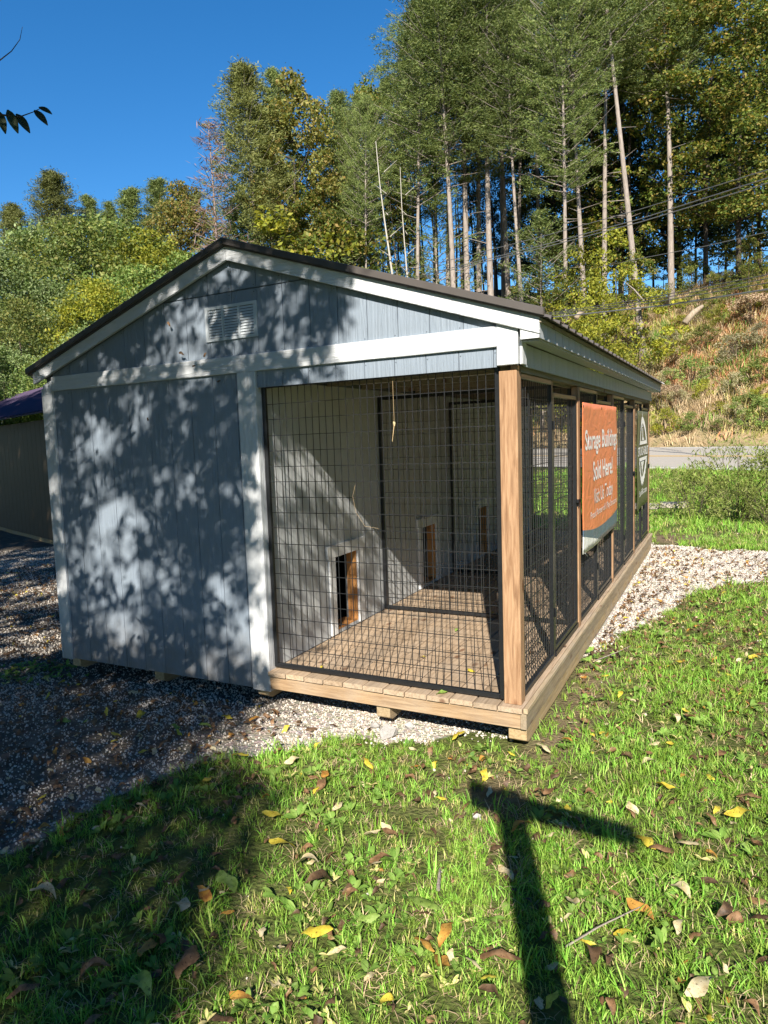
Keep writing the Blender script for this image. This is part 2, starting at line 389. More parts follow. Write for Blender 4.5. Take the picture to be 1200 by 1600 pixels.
# gable
gp = [(-W+.01, 2.10), (-.05, 2.10), (-.05, zr(-.05)-.04), (XC, zr(XC)-.04), (-W+.01, zr(-W)-.04)]
gw = MB().prism(gp, 1, .006, .10).build('gable_wall', M['siding_back'], shed)
def gab(z0off):
    def f(a, b):
        if a < XC < b: return [(a, z0off), (b, z0off), (b, zr(b)-.05), (XC, zr(XC)-.05), (a, zr(a)-.05)]
        return [(a, z0off), (b, z0off), (b, zr(b)-.05), (a, zr(a)-.05)]
    return f
ZJ = 2.62
def gab_lo(a, b):
    m = min(zr(a), zr(b))-.05
    if m < ZJ: 
        if max(zr(a), zr(b))-.05 <= ZJ: return gab(2.13)(a, b)
        return gab(2.13)(a, b)
    return [(a, 2.13), (b, 2.13), (b, ZJ), (a, ZJ)]
boards(gw, gab_lo, -W+.10, -.11, .2032, M['siding_clean'], 'x', -.008, .0135)
xj = XC-(zr(XC)-.05-ZJ)/SL
def gab_hi(a, b):
    f = gab(ZJ+.008)(a, b); return [(p, max(q, ZJ+.008)) for p, q in f]
e0 = -W+.10
while e0 < -.11:
    a, bb = e0+GAP/2, min(e0+.2032, -.11)-GAP/2
    if min(zr(a), zr(bb))-.05 >= ZJ+.006:
        MB().prism(gab_hi(a, bb), 1, -.008, .0055).build('siding_board', M['siding_clean'], gw)
    e0 += .2032
# trims (proud of the siding)
def trim(pts, ax, lo, hi, mat, name='trim_board', parent=shed, bev=.003):
    return MB().prism(pts, ax, lo, hi).build(name, mat, parent, bevel=bev)
trim([(-W, -.155), (-W+.10, -.155), (-W+.10, zr(-W+.1)-.1), (-W, zr(-W)-.1)], 1, -.030, -.006, M['white_z'], 'corner_trim')
trim([(XK-.15, -.155), (XK, -.155), (XK, 2.075), (XK-.15, 2.075)], 1, -.028, .10, M['white_z'], 'door_post_trim')
trim([(-W+.104, 2.075), (-.108, 2.075), (-.108, 2.190), (-W+.104, 2.190)], 1, -.030, -.006, M['white_x'], 'band_trim')
trim([(-.107, H), (.012, H), (.012, 2.226), (-.107, 2.226+.107*SL)], 1, -.034, -.006, M['white_z'], 'corner_trim')
trim([(-.006, H), (.09, H), (.09, 2.215), (-.006, 2.215)], 0, .0125, .030, M['white_z'], 'corner_trim')
trim([(-.03, -.155), (.09, -.155), (.09, 2.1), (-.03, 2.1)], 0, -W-.022, -W-.001, M['white_z'], 'corner_trim')
# rake boards
def rake(x0, x1, t0, t1, y0, y1, mat, name):
    return trim([(x0, zr(x0)+t0), (x1, zr(x1)+t0), (x1, zr(x1)+t1), (x0, zr(x0)+t1)], 1, y0, y1, mat, name)
rake(-W-.075, XC-.001, -.062, .028, -.058, -.032, M['white_x'], 'rake_trim'); rake(XC+.001, .135, -.062, .028, -.058, -.032, M['white_x'], 'rake_trim')
# metal edge flashing on the rake
rake(-W-.12, XC-.001, .036, .080, -.095, -.06, M['roof'], 'rake_flashing'); rake(XC+.001, .165, .036, .080, -.095, -.06, M['roof'], 'rake_flashing')
rake(-W-.12, XC-.001, .0285, .0355, -.075, -.06, M['roof'], 'rake_flashing'); rake(XC+.001, .165, .0285, .0355, -.075, -.06, M['roof'], 'rake_flashing')
# roof: ribbed metal panels on each slope
roof = MB().prism([(-W-.10, zr(-W-.10)+.0), (XC, zr(XC)), (.145, zr(.145)), (.145, zr(.145)+.024), (XC, zr(XC)+.024), (-W-.10, zr(-W-.10)+.024)], 1, -.055, L+.15).build('roof', M['ceil'], shed)
def roof_panel(y0, y1, side):
    m = MB(); ys = [y0]; zs = [0]
    k = y0
    pitch = (y1-y0)/4
    for i in range(4):
        a = y0+i*pitch
        for t, z in ((.06, 0), (.075, .02), (.115, .02), (.13, 0)): ys.append(a+t*pitch/.2286); zs.append(z)
    ys.append(y1); zs.append(0)
    xe = .185 if side > 0 else -W-.13
    n = len(m.v)
    for (yy, zz) in zip(ys, zs):
        for x in (XC, xe):
            z = zr(x)+.030+zz
            m.v.append((x, yy, z)); m.v.append((x, yy, z+.004))
    for i in range(len(ys)-1):
        a = n+i*4; bq = a+4
        m.f += [(a, a+2, bq+2, bq), (a+1, bq+1, bq+3, a+3), (a+2, a+3, bq+3, bq+2), (a, bq, bq+1, a+1)]
    return m.build('roof_panel', M['roof'], roof)
yy = -.06
while yy < L+.12:
    y2 = min(yy+.914, L+.17)
    roof_panel(yy, y2-.001, 1); roof_panel(yy, y2-.001, -1); yy += .914
MB().prism([(XC-.16, zr(XC-.16)+.056), (XC, zr(XC)+.062), (XC+.16, zr(XC+.16)+.056), (XC, zr(XC)+.07)], 1, -.097, L+.17).build('ridge_cap', M['roof'], roof)
# eave fascia of siding offcuts + soffit
fa = MB().box((.090, -.03, 2.10), (.1205, L+.12, 2.178)).build('fascia', M['siding_back'], shed)
boards(fa, rect(2.100, 2.190), -.045, L+.14, .2032, M['siding_side'], 'y', .121, .012)
MB().prism([(-.05, 2.10), (-.031, 2.10), (-.031, 2.185), (-.05, 2.185)], 0, .0305, .133).build('fascia_end', M['white_z'], shed)
MB().box((.031, .0, 2.09), (.119, L+.1, 2.10)).build('soffit', M['siding_side'], shed)
# side header
sh = MB().box((-.06, .09, H+.003), (.008, L, 2.088)).build('side_header', M['siding_back'], shed)
boards(sh, rect(H-.006, 2.088), .092, L+.0, .2032, M['siding_side'], 'y', .009, .012)
MB().box((-.085, .10, H-.05), (-.062, L-.05, H+.04)).build('header_joist', M['ceil'], shed)
MB().box((-.058, .09, H-.035), (-.004, L-.02, H+.002)).build('header_plate', M['ceil'], shed)
# left (far) side wall, rear wall
MB().box((-W+.001, .10, -.149), (-W+.06, L, 2.12)).build('left_wall', M['siding_clean'], shed)
MB().box((-W+.06, L-.06, -.149), (XK-.12, L, 2.12)).build('rear_wall', M['siding_clean'], shed)
MB().prism([(-W, 2.12), (-.02, 2.12), (-.02, zr(0)-.03), (XC, zr(XC)-.03), (-W, zr(-W)-.03)], 1, L-.06, L).build('rear_gable', M['siding_clean'], shed)
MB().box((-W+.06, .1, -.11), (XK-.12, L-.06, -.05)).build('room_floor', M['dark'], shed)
# deck
deck = MB().box((XK+.02, .05, -.075), (-.06, L-.04, -.045)).build('deck', M['dark'], shed)
bx = XK-.005; nb = 12; bw = (0.012-bx)/nb
for i in range(nb):
    for (a, c2) in ((-.045, 3.655), (3.66, L+.03)):
        x0 = bx+i*bw; dz = R_.uniform(-.0015, .0015); dy = R_.uniform(-.004, .004)
        y0 = a+dy if a < 0 else a
        xl, xr = x0+.004, x0+bw-.004
        m = MB().prism([(xl, -.032+dz), (xr, -.032+dz), (xr, -.006+dz), (xr-.006, dz), (xl+.006, dz), (xl, -.006+dz)], 1, y0, c2)
        m.build('deck_board', M['deck'], deck)
MB().box((XK-.0, -.028, -.130), (-.006, .01, -.034)).build('rim_board', M['rim_x'], shed, bevel=.003)
MB().box((-.0055, -.030, -.132), (.030, 3.78, -.034)).build('rim_board', M['rim_y'], shed, bevel=.003)
MB().box((-.0055, 3.784, -.132), (.030, L+.03, -.034)).build('rim_board', M['rim_y'], shed, bevel=.003)
MB().box((.0135, -.040, -.032), (.040, L+.03, -.001)).build('edge_board', M['rim_y'], shed, bevel=.003)
# side rim lower board and skids
for i, x in enumerate((-3.78, -2.85, -1.86, -.90, -.045)):
    x0, x1 = x-.05, x+.045
    if i == 4: x0, x1 = -.085, .022
    z1 = -.1335 if i > 1 else -.152
    y0 = .0 if i > 2 else .03
    MB().prism([(y0, z1), (L, z1), (L, z1-.10), (y0+.05, z1-.10), (y0, z1-.075)], 0, x0, x1).build('skid', M['skid'], shed, bevel=.004)
# posts along the side
PY = [.0, L/4, L/2, L*.75, L-.09]
for i, y in enumerate(PY):
    y0 = y+.005 if i == 0 else y-.04
    if i == 4: y0 = y
    if i == 0:
        m = MB().box((-.108, y0, .0), (-.006, y0+.089, H-.028)).box((-.041, y0+.001, H-.0275), (-.007, y0+.088, H+.001)); m.build('post', M['post'], shed, bevel=.003)
    else: MB().box((-.056, y0, .0), (-.006, y0+.089, H-.038)).build('post', M['post'], shed, bevel=.003)
# partition wall with dog doors
DOORS = [1.16+k*L/4 for k in range(4)]; DW, DZ0, DZ1 = .20, .03, .645
segs = []; prev = .10
for c0 in DOORS: segs.append((prev, c0-DW, 0)); segs.append((c0-DW, c0+DW, 1)); prev = c0+DW
segs.append((prev, L-.01, 0))
m = MB()
for a, c2, d in segs:
    if d: m.box((XK-.11, a, DZ1), (XK-.013, c2, 2.10)).box((XK-.11, a, -.05), (XK-.013, c2, DZ0))
    else: m.box((XK-.11, a, -.05), (XK-.013, c2, 2.10))
pw = m.build('partition_wall', M['inner_back'], shed)
y = .085; GAPI = .004
while y < L-.02:
    y2 = min(y+.2032, L-.01); cuts = []
    a, b2 = y+GAPI/2, y2-GAPI/2
    hit = [c0 for c0 in DOORS if a < c0+DW and b2 > c0-DW]
    z0s = .002
    if hit:
        c0 = hit[0]; lo, hi = c0-DW, c0+DW
        m = MB(); ov0, ov1 = max(a, lo), min(b2, hi)
        if a < lo: m.prism([(a, z0s), (lo, z0s), (lo, 2.02), (a, 2.02)], 0, XK-.0125, XK)
        if b2 > hi: m.prism([(hi, z0s), (b2, z0s), (b2, 2.02), (hi, 2.02)], 0, XK-.0125, XK)
        m.prism([(ov0, DZ1), (ov1, DZ1), (ov1, 2.02), (ov0, 2.02)], 0, XK-.0125, XK)
        m.prism([(ov0, z0s), (ov1, z0s), (ov1, DZ0), (ov0, DZ0)], 0, XK-.0125, XK)
        m.build('siding_board', M['inner'], pw)
    else: MB().prism([(a, z0s), (b2, z0s), (b2, 2.02), (a, 2.02)], 0, XK-.0125, XK).build('siding_board', M['inner'], pw)
    y = y2
for c0 in DOORS:
    dd = bpy.data.objects.new('dog_door', None); COL.objects.link(dd); dd.location = (XK, c0, .01); setp(dd, shed)
    for ya, yb in ((c0-DW-.10, c0-DW-.002), (c0+DW+.002, c0+DW+.10)): MB().box((XK+.0005, ya, .01), (XK+.018, yb, DZ1-.001)).build('side_trim', M['door_trim'], dd, bevel=.002)
    MB().prism([(c0-DW-.125, DZ1), (c0+DW+.125, DZ1), (c0+DW+.14, DZ1+.10), (c0-DW-.14, DZ1+.10)], 0, XK+.0005, XK+.022).build('head_trim', M['door_trim'], dd, bevel=.002)
    MB().box((XK-.085, c0+DW-.022, DZ0), (XK-.001, c0+DW-.001, DZ1-.002)).build('jamb', M['jamb'], dd)
    MB().box((XK-.135, c0-DW+.001, DZ0), (XK-.001, c0-DW+.022, DZ1-.002)).build('jamb', M['jamb'], dd)
    MB().box((XK-.135, c0-DW+.023, DZ0+.001), (XK-.003, c0+DW-.023, DZ0+.018)).build('sill', M['jamb'], dd)
    # the room behind each door is a closed dark pen
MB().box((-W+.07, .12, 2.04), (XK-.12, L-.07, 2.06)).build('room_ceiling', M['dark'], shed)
MB().box((XK-.005, .045, 2.055), (-.065, L-.065, 2.075)).build('run_ceiling', M['inner'], shed)
for k in range(12):
    yk = .35+k*.61; MB().box((XK-.0, yk, 2.015), (-.09, yk+.038, 2.054)).build('ceiling_joist', M['ceil'], shed)

# wire panels
def wires(m, a0, a1, z0, z1, mk, off=.0, step=.0508, zstep=.1016, r=.0020):
    def bx(p, q):
        m.box(p, q)
    n = int((a1-a0)/step); st = (a1-a0)/n
    for i in range(1, n):
        a = a0+i*st+R_.uniform(-.002, .002); bow = R_.uniform(-.002, .002)
        m.box(*mk(a-r, a+r, z0, z1, bow, r))
    n = int((z1-z0)/zstep); st = (z1-z0)/n
    for i in range(1, n):
        z = z0+i*st+R_.uniform(-.003, .003); m.box(*mk(a0, a1, z-r, z+r, .0042, r))
def panel_x(parent, x0, x1, y, z0=.012, z1=H+.01, rail=.030, top=True, name='kennel_panel'):
    """panel lying across x at depth y"""
    p = MB().box((x0, y-rail/2, z0), (x0+rail, y+rail/2, z1)).build('frame_post', M['tube'], parent, bevel=.004)
    q = [MB().box((x1-rail, y-rail/2, z0), (x1, y+rail/2, z1)).build('frame_post', M['tube'], parent, bevel=.004),
         MB().box((x0+rail, y-rail/2, z0), (x1-rail, y+rail/2, z0+rail)).build('frame_rail', M['tube'], parent, bevel=.004)]
    if top: MB().box((x0+rail, y-rail/2, z1-rail), (x1-rail, y+rail/2, z1)).build('frame_rail', M['tube'], parent, bevel=.004)
    m = MB(); wires(m, x0+rail, x1-rail, z0+rail, z1-(rail if top else 0), lambda a, b2, c, d, o_, r: ((a, y+o_-r, c), (b2, y+o_+r, d)))
    w_ = m.build('wire_mesh', M['black'], parent); tag(w_, kind='stuff')
def panel_y(parent, y0, y1, x, z0=.012, z1=H-.04, rail=.032, top=True):
    MB().box((x-rail/2, y0, z0), (x+rail/2, y0+rail, z1)).build('frame_post', M['tube'], parent, bevel=.004)
    MB().box((x-rail/2, y1-rail, z0), (x+rail/2, y1, z1)).build('frame_post', M['tube'], parent, bevel=.004)
    MB().box((x-rail/2, y0+rail, z0), (x+rail/2, y1-rail, z0+rail)).build('frame_rail', M['tube'], parent, bevel=.004)
    if top: MB().box((x-rail/2, y0+rail, z1-rail), (x+rail/2, y1-rail, z1)).build('frame_rail', M['tube'], parent, bevel=.004)
    m = MB(); wires(m, y0+rail, y1-rail, z0+rail, z1-(rail if top else 0), lambda a, b2, c, d, o_, r: ((x-o_-r, a, c), (x-o_+r, b2, d)), r=.0022)
    tag(m.build('wire_mesh', M['black'], parent), kind='stuff')
def pan(name, loc):
    o = bpy.data.objects.new(name, None); COL.objects.link(o); o.location = loc; setp(o, shed); return o
fp = pan('front_run_panel', (-.9, .05, 0)); panel_x(fp, XK+.004, -.112, .045, z1=H+.02)
for k in range(1, 4):
    dp = pan('divider_panel', (-.9, L*k/4, 0)); panel_x(dp, XK+.006, -.062, L*k/4+.0, z1=H-.01)
ep = pan('end_panel', (-.9, L-.03, 0)); panel_x(ep, XK+.006, -.062, L-.03, z1=H-.01)
for k in range(4):
    a = PY[k]+(.10 if k == 0 else .055); b2 = PY[k+1]-.045 if k < 3 else PY[4]-.004
    mid = (a+b2)/2
    sp = pan('side_run_panel', (-.03, a, 0)); panel_y(sp, a, mid-.004, -.030, z1=H-.036)
    gt = pan('run_gate', (-.03, mid, 0)); panel_y(gt, mid+.004, b2, -.030, z0=.05, z1=H-.115)
    MB().box((-.032, mid+.02, .012), (-.008, b2, .045)).build('threshold', M['tube'], gt)
    MB().box((-.012, b2-.05, 1.02), (.006, b2+.03, 1.045)).box((-.004, b2-.01, .98), (.004, b2+.005, 1.02)).build('latch', M['tube'], gt)
    for hz in (.3, 1.6): MB().tube([(-.008, mid, hz), (-.008, mid, hz+.06)], .008, 6).build('hinge', M['tube'], gt)

# gable vent: three louvred bays
vt = MB().box((-2.16, -.020, 2.305), (-1.727, -.0085, 2.325)).box((-2.16, -.020, 2.52), (-1.727, -.0085, 2.54)).box((-2.16, -.020, 2.3255), (-2.135, -.0085, 2.5195)).box((-1.752, -.020, 2.3255), (-1.727, -.0085, 2.5195)).box((-2.019, -.020, 2.3255), (-2.004, -.0085, 2.5195)).box((-1.883, -.020, 2.3255), (-1.868, -.0085, 2.5195)).build('gable_vent', M['vent'], shed)
MB().box((-2.134, -.0095, 2.326), (-1.753, -.0082, 2.519)).build('vent_screen', M['dark'], vt)
for (a, b2) in ((-2.133, -2.020), (-2.003, -1.884), (-1.867, -1.753)):
    for k in range(10):
        z = 2.329+k*.019; MB().prism([(-.019, z), (-.0175, z), (-.0098, z+.0165), (-.0113, z+.0165)], 0, a, b2).build('vent_slat', M['vent'], vt)
# nail heads along the bottom edge of the siding under trims
# (they read as small dark dots in the photo)
m = MB()
for i in range(1, 9):
    for z in (2.05, .06): m.tube([(-W+.1+i*.2032-.03, -.0098, z), (-W+.1+i*.2032-.03, -.0082, z)], .004, 6)
for i in range(1, 19):
    x = -W+.1+i*.2032-.02
    if x > -.12: break
    for z in ([2.645, 2.60] if abs(x-XC) < .55 else [])+[2.205, zr(x)-.078]+([2.045] if x > XK else []):
        if z < zr(x)-.07: m.tube([(x, -.0098, z), (x, -.0082, z)], .004, 6)
m.build('nail_heads', M['siding_back'], shed)['kind'] = 'stuff'

# ------------------------------------------------------------------ banners
def banner_mesh(y0, y1, z0, z1, x, wave, nu=40, nv=24):
    V = []; 
    for j in range(nv+1):
        for i in range(nu+1):
            u, v = i/nu, j/nv; V.append((x+wave(u, v), y0+(y1-y0)*u, z0+(z1-z0)*v))
    F = [(j*(nu+1)+i, j*(nu+1)+i+1, (j+1)*(nu+1)+i+1, (j+1)*(nu+1)+i) for j in range(nv) for i in range(nu)]
    return V, F
def text_mesh(txt, size, bold=.0, sx=1.0):
    cu = bpy.data.curves.new('t', 'FONT'); cu.body = txt; cu.size = size; cu.offset = bold; cu.align_x = 'CENTER'; cu.resolution_u = 4
    ob = bpy.data.objects.new('t', cu); COL.objects.link(ob); dg = bpy.context.evaluated_depsgraph_get()
    me = bpy.data.meshes.new_from_object(ob.evaluated_get(dg)); bpy.data.objects.remove(ob)
    for v in me.vertices: v.co.x *= sx
    return me
Y0, Y1, Z0, Z1 = 1.84, 3.84, .598, 1.806
def wv(u, v): return .024+.005*math.sin(u*8+v*2)+.0012*math.sin(u*23+1+v*5)+.012*(1-v)*math.sin(PI*u)+.0015*math.sin(v*14+u*4)
bv, bf = banner_mesh(Y0, Y1, Z0, Z1, 0, wv)
bm_, nt, b, o = new_mat('orange_vinyl_print'); tcn = nt.nodes.new('ShaderNodeTexCoord'); sx = nt.nodes.new('ShaderNodeSeparateXYZ'); nt.links.new(tcn.outputs['Object'], sx.inputs[0])
uu = math_(nt, 'DIVIDE', sx.outputs[1], Y1-Y0); vv = math_(nt, 'DIVIDE', sx.outputs[2], Z1-Z0); fr = math_(nt, 'SUBTRACT', 1.0, vv)
fo = math_(nt, 'ADD', .836, math_(nt, 'SUBTRACT', math_(nt, 'MULTIPLY', uu, .22), math_(nt, 'MULTIPLY', math_(nt, 'MULTIPLY', uu, uu), .2)))
isn = math_(nt, 'GREATER_THAN', fr, fo); isw = math_(nt, 'GREATER_THAN', fr, math_(nt, 'MULTIPLY_ADD', uu, .267, .88))
nn = noise(nt, coords(nt, rnd=False), 5, 4, .6)
c = mixc(nt, (.62, .175, .065), (.74, .235, .10), nn); c = mixc(nt, c, (.085, .125, .175), isn); c = mixc(nt, c, (.72, .72, .68), isw)
nt.links.new(c, b.inputs['Base Color']); b.inputs['Roughness'].default_value = .42
bump(nt, noise(nt, coords(nt, (1, 1, 1.6), rnd=False), 6, 3, .5, 1.0), b, .5, .03)
wprint = simple_mat('white_print', (.80, .79, .76), .45)
def banner(name, verts, faces, mat, loc, label):
    me = mesh_np(name, np.array(verts)-np.array(loc), np.array(faces), [mat], smooth=True)
    o = link(name, me, loc); sd = o.modifiers.new('thickness', 'SOLIDIFY'); sd.thickness = .0012; sd.offset = -1
    tag(o, label, 'banner', 'vinyl banners on the dog runs'); return o
ban = banner('banner', bv, bf, bm_, (0, Y0, Z0), 'orange vinyl banner advertising storage buildings, tied across the second dog run')
def put_text(par, txt, size, bold, yc, z, wf, span, y0, y1, z0, z1, mat, lift=.004, name='lettering'):
    me = text_mesh(txt, size, bold); xs = [v.co.x for v in me.vertices]; k = span/(max(xs)-min(xs))
    for v in me.vertices:
        y = yc+v.co.x*k; zz = z+v.co.y; u, q = (y-y0)/(y1-y0), (zz-z0)/(z1-z0); v.co = (wf(u, q)+lift, y-y0, zz-z0)
    me.materials.append(mat); o = link(name, me, (0, 0, 0), parent=par); return o
A = dict(wf=wv, y0=Y0, y1=Y1, z0=Z0, z1=Z1, mat=wprint)
def pt(txt, size, bold, yc, z, span, **k): return put_text(ban, txt, size, bold, yc, z, A['wf'], span, Y0, Y1, Z0, Z1, wprint, **k)
pt('Storage Buildings', .225, .0045, 2.84, 1.43, 1.80)
pt('Sold Here!', .225, .0045, 2.87, 1.16, 1.12)
pt('Visit Us Today', .19, .001, 2.87, .955, 1.10)
pt('Proud Partner of', .085, .0, 2.55, .845, .80); pt('U Play Structures', .085, .0, 3.35, .845, .72)
# zip ties and cord at the corners
ctie = simple_mat('tie_cord', (.55, .56, .55), .6)
m = MB().tube([(.04, Y0+.02, Z0+.01), (.02, Y0+.25, Z0-.05), (-.02, Y0+.45, Z0-.08)], .003, 5); setp_ = m.build('tie_cord', ctie); setp_.parent = ban; setp_.location = Vector(setp_.location)-Vector(ban.location)
for (yy, zz) in ((Y0+.03, Z1-.03), (Y0+1.0, Z1-.03), (Y1-.03, Z1-.04), (Y1-.03, Z0+.03), (Y0+.03, Z0+.03)):
    g = MB().tube([(wv((yy-Y0)/(Y1-Y0), (zz-Z0)/(Z1-Z0))+.001, yy, zz), (wv((yy-Y0)/(Y1-Y0), (zz-Z0)/(Z1-Z0))+.004, yy, zz)], .011, 10).build('grommet', M['black']); g.parent = ban; g.location = Vector(g.location)-Vector(ban.location)
# second banner
y0b, y1b, z0b, z1b = 5.66, 6.98, .54, 1.80
def wv2(u, v): return .022+.006*math.sin(u*7+1)+.004*math.sin(v*9+u*3)
bv2, bf2 = banner_mesh(y0b, y1b, z0b, z1b, 0, wv2, 16, 16)
gmat = simple_mat('olive_vinyl', (.085, .095, .045), .42, 0, 5, .15, .1)
ban2 = banner('banner', bv2, bf2, gmat, (0, y0b, z0b), 'dark olive banner with a white round emblem, tied across the last dog run')
def polys(par, plist, name):
    Vv = []; Ff = []
    for p in plist:
        n = len(Vv); k = len(p)
        Vv += [(wv2((yy-y0b)/(y1b-y0b), (zz-z0b)/(z1b-z0b))+.005, yy-y0b, zz-z0b) for yy, zz in p]; Ff.append(tuple(range(n, n+k)))
    me = bpy.data.meshes.new(name); me.from_pydata(Vv, [], Ff); me.materials.append(wprint); return link(name, me, parent=par)
yc2 = (y0b+y1b)/2; zc2 = 1.28
def arc(r, a0, a1, n=20, sy=1.0, teeth=0): return [(yc2+(r+(teeth if i % 2 else 0))*math.cos(math.radians(a0+(a1-a0)*i/n)), zc2+(r+(teeth if i % 2 else 0))*sy*math.sin(math.radians(a0+(a1-a0)*i/n))) for i in range(n+1)]
Q = []
ou, inn = arc(.45, 14, 166, 24), arc(.36, 18, 162, 24)
for i in range(24): Q.append([ou[i], ou[i+1], inn[i+1], inn[i]])
ou, inn = arc(.44, 194, 346, 26, teeth=.035), arc(.35, 198, 342, 26)
for i in range(26): Q.append([ou[i], ou[i+1], inn[i+1], inn[i]])
Q.append([(yc2-.46, zc2+.085), (yc2+.46, zc2+.085), (yc2+.42, zc2+.13), (yc2-.42, zc2+.13)])
Q.append([(yc2-.46, zc2-.085), (yc2-.42, zc2-.13), (yc2+.42, zc2-.13), (yc2+.46, zc2-.085)])
Q.append([(yc2-.05, zc2+.14), (yc2+.05, zc2+.14), (yc2+.04, zc2+.30), (yc2-.04, zc2+.30)])
Q.append([(yc2-.07, zc2+.31), (yc2+.07, zc2+.31), (yc2, zc2+.37)])
Q.append([(yc2-.17, zc2+.135), (yc2-.06, zc2+.135), (yc2-.06, zc2+.18)]); Q.append([(yc2+.06, zc2+.135), (yc2+.17, zc2+.135), (yc2+.06, zc2+.18)])
Q.append([(yc2-.2, zc2-.14), (yc2+.0, zc2-.26), (yc2+.2, zc2-.14)])
Q.append([(yc2-.10, zc2-.22), (yc2-.06, zc2-.21), (yc2, zc2-.30), (yc2, zc2-.34)]); Q.append([(yc2+.10, zc2-.22), (yc2, zc2-.34), (yc2, zc2-.30), (yc2+.06, zc2-.21)])
Q.append([(yc2-.03, zc2+.46), (yc2+.03, zc2+.46), (yc2, zc2+.53)])
polys(ban2, Q, 'emblem')
put_text(ban2, 'STURDI-BILT', .16, .002, yc2, zc2-.058, wv2, 1.20, y0b, y1b, z0b, z1b, wprint)
put_text(ban2, 'SturdiBilt.com', .11, .001, yc2, z0b+.16, wv2, 1.0, y0b, y1b, z0b, z1b, wprint)

# ------------------------------------------------------------------ neighbouring shed on the left
PA = np.array([-17.5, 8.35]); PB = np.array([-9.6, 5.15]); dAB = (PB-PA)/np.linalg.norm(PB-PA); nAB = np.array([-dAB[1], dAB[0]])
if nAB[1] < 0: nAB = -nAB
nb_ = empty('neighbouring_shed', (PA[0], PA[1], -.3), 'dark brown board shed with a purple-blue metal roof, behind the left corner of the kennel', 'shed')
brown = paint_mat('brown_stained_board', 2, (.06, .043, .028), bstr=.3); bluer = simple_mat('purple_blue_metal', (.055, .034, .075), .75, .0, 4, .25, .05, .6)
def P3(a, n_, z): p = PA+dAB*a+nAB*n_; return (p[0], p[1], z)
Ln = float(np.linalg.norm(PB-PA))
def obox(a0, a1, n0, n1, z0, z1, za=None):
    m = MB(); m.v = [P3(a0, n0, z0), P3(a1, n0, z0), P3(a1, n1, z0), P3(a0, n1, z0), P3(a0, n0, z1), P3(a1, n0, z1), P3(a1, n1, za or z1), P3(a0, n1, za or z1)]; m.f = list(BOXF); return m
obox(0, Ln, .02, 4, -.2, 2.22).build('wall', brown, nb_)
k = 0
while k < Ln-.05:
    obox(k+.004, min(k+.3, Ln)-.004, -.004, .018, -.2, 2.2).build('wall_board', brown, nb_); k += .3
obox(0, Ln, -.01, 3.9, -.36, -.205).build('skid', M['skid'], nb_)
rf = obox(-.1, Ln+.3, -.35, 2.1, 2.2, 2.24).build('roof', bluer, nb_)
rf.data.clear_geometry(); m = MB(); o0 = len(m.v)
EZ = 2.32
m.v = [P3(-1.5, -.4, EZ), P3(Ln+.35, -.4, EZ), P3(Ln+.35, 2.0, EZ+1.05), P3(-1.5, 2.0, EZ+1.05), P3(-1.5, 4.4, EZ), P3(Ln+.35, 4.4, EZ)]
m.v += [(x, y, z-.03) for x, y, z in m.v]
m.f = [(0, 1, 2, 3), (3, 2, 5, 4), (6, 9, 8, 7), (9, 10, 11, 8), (0, 6, 7, 1), (1, 7, 8, 2), (2, 8, 11, 5), (0, 3, 9, 6), (3, 4, 10, 9), (4, 5, 11, 10)]
c_ = np.array(P3(Ln/2, 2, EZ)); rf.data.from_pydata([tuple(np.array(p)-c_) for p in m.v], [], m.f); rf.data.update(); rf.location = Vector(c_)-nb_.location
a = -1.4
while a < Ln+.3:
    mm = MB(); mm.tube([P3(a, -.42, EZ+.004), P3(a, 2.0, EZ+1.062)], .016, 4); rb = mm.build('roof_rib', bluer); rb.parent = rf; rb.location = Vector(rb.location)-nb_.location-rf.location; a += .2286

# ------------------------------------------------------------------ vegetation builders
def quads(C, U, Vv):
    """rhombic leaf quads from centres and half axes"""
    n = len(C); P = np.stack([C-U, C-Vv*.9+U*.1, C+U, C+Vv*.9+U*.1], 1).reshape(-1, 3)
    return P, np.arange(n*4).reshape(n, 4)
def rvec(n, r=rng):
    v = r.normal(size=(n, 3)); return v/np.linalg.norm(v, axis=1, keepdims=True)
def leafq(C, size, up=.6, asp=.55, r=rng, droop=.0):
    n = len(C); nrm = rvec(n, r)+np.array([0, 0, up]); nrm /= np.linalg.norm(nrm, axis=1, keepdims=True)
    t = rvec(n, r); t[:, 2] -= droop; U = np.cross(nrm, t); U /= np.linalg.norm(U, axis=1, keepdims=True)+1e-9; Vv = np.cross(nrm, U)
    s = (size*r.uniform(.65, 1.3, n))[:, None]; return quads(C, U*s*.5, Vv*s*.5*asp)
def tube_np(pts, rad, seg=6):
    m = MB(); m.tube([tuple(p) for p in pts], list(rad), seg, caps=True); return m
def leafy_crown(nclump, per, R, z0, z1, size, seed, shape=1.0, low=0.25, flat=.6):
    r = np.random.default_rng(seed); Cs = []
    a = r.uniform(0, 2*PI, nclump); t = r.uniform(0, 1, nclump)**.9
    prof = np.sin(np.clip(.12+t*.9, 0, 1)*PI)**.6*shape
    rr = R*prof*np.sqrt(r.uniform(.25, 1, nclump))*(1+.22*np.sin(3*a+seed)+.15*np.sin(5*a+t*7))
    cc = np.stack([rr*np.cos(a), rr*np.sin(a), z0+(z1-z0)*t], 1)
    cr = (R*.22)*r.uniform(.55, 1.35, nclump)
    for i in range(nclump):
        d = rvec(per, r)*(r.uniform(.25, 1, per)**.5)[:, None]*cr[i]; d[:, 2] *= flat; Cs.append(cc[i]+d)
    C = np.concatenate(Cs); V, F = leafq(C, size, .7, .6, r, .3); return V, F, cc
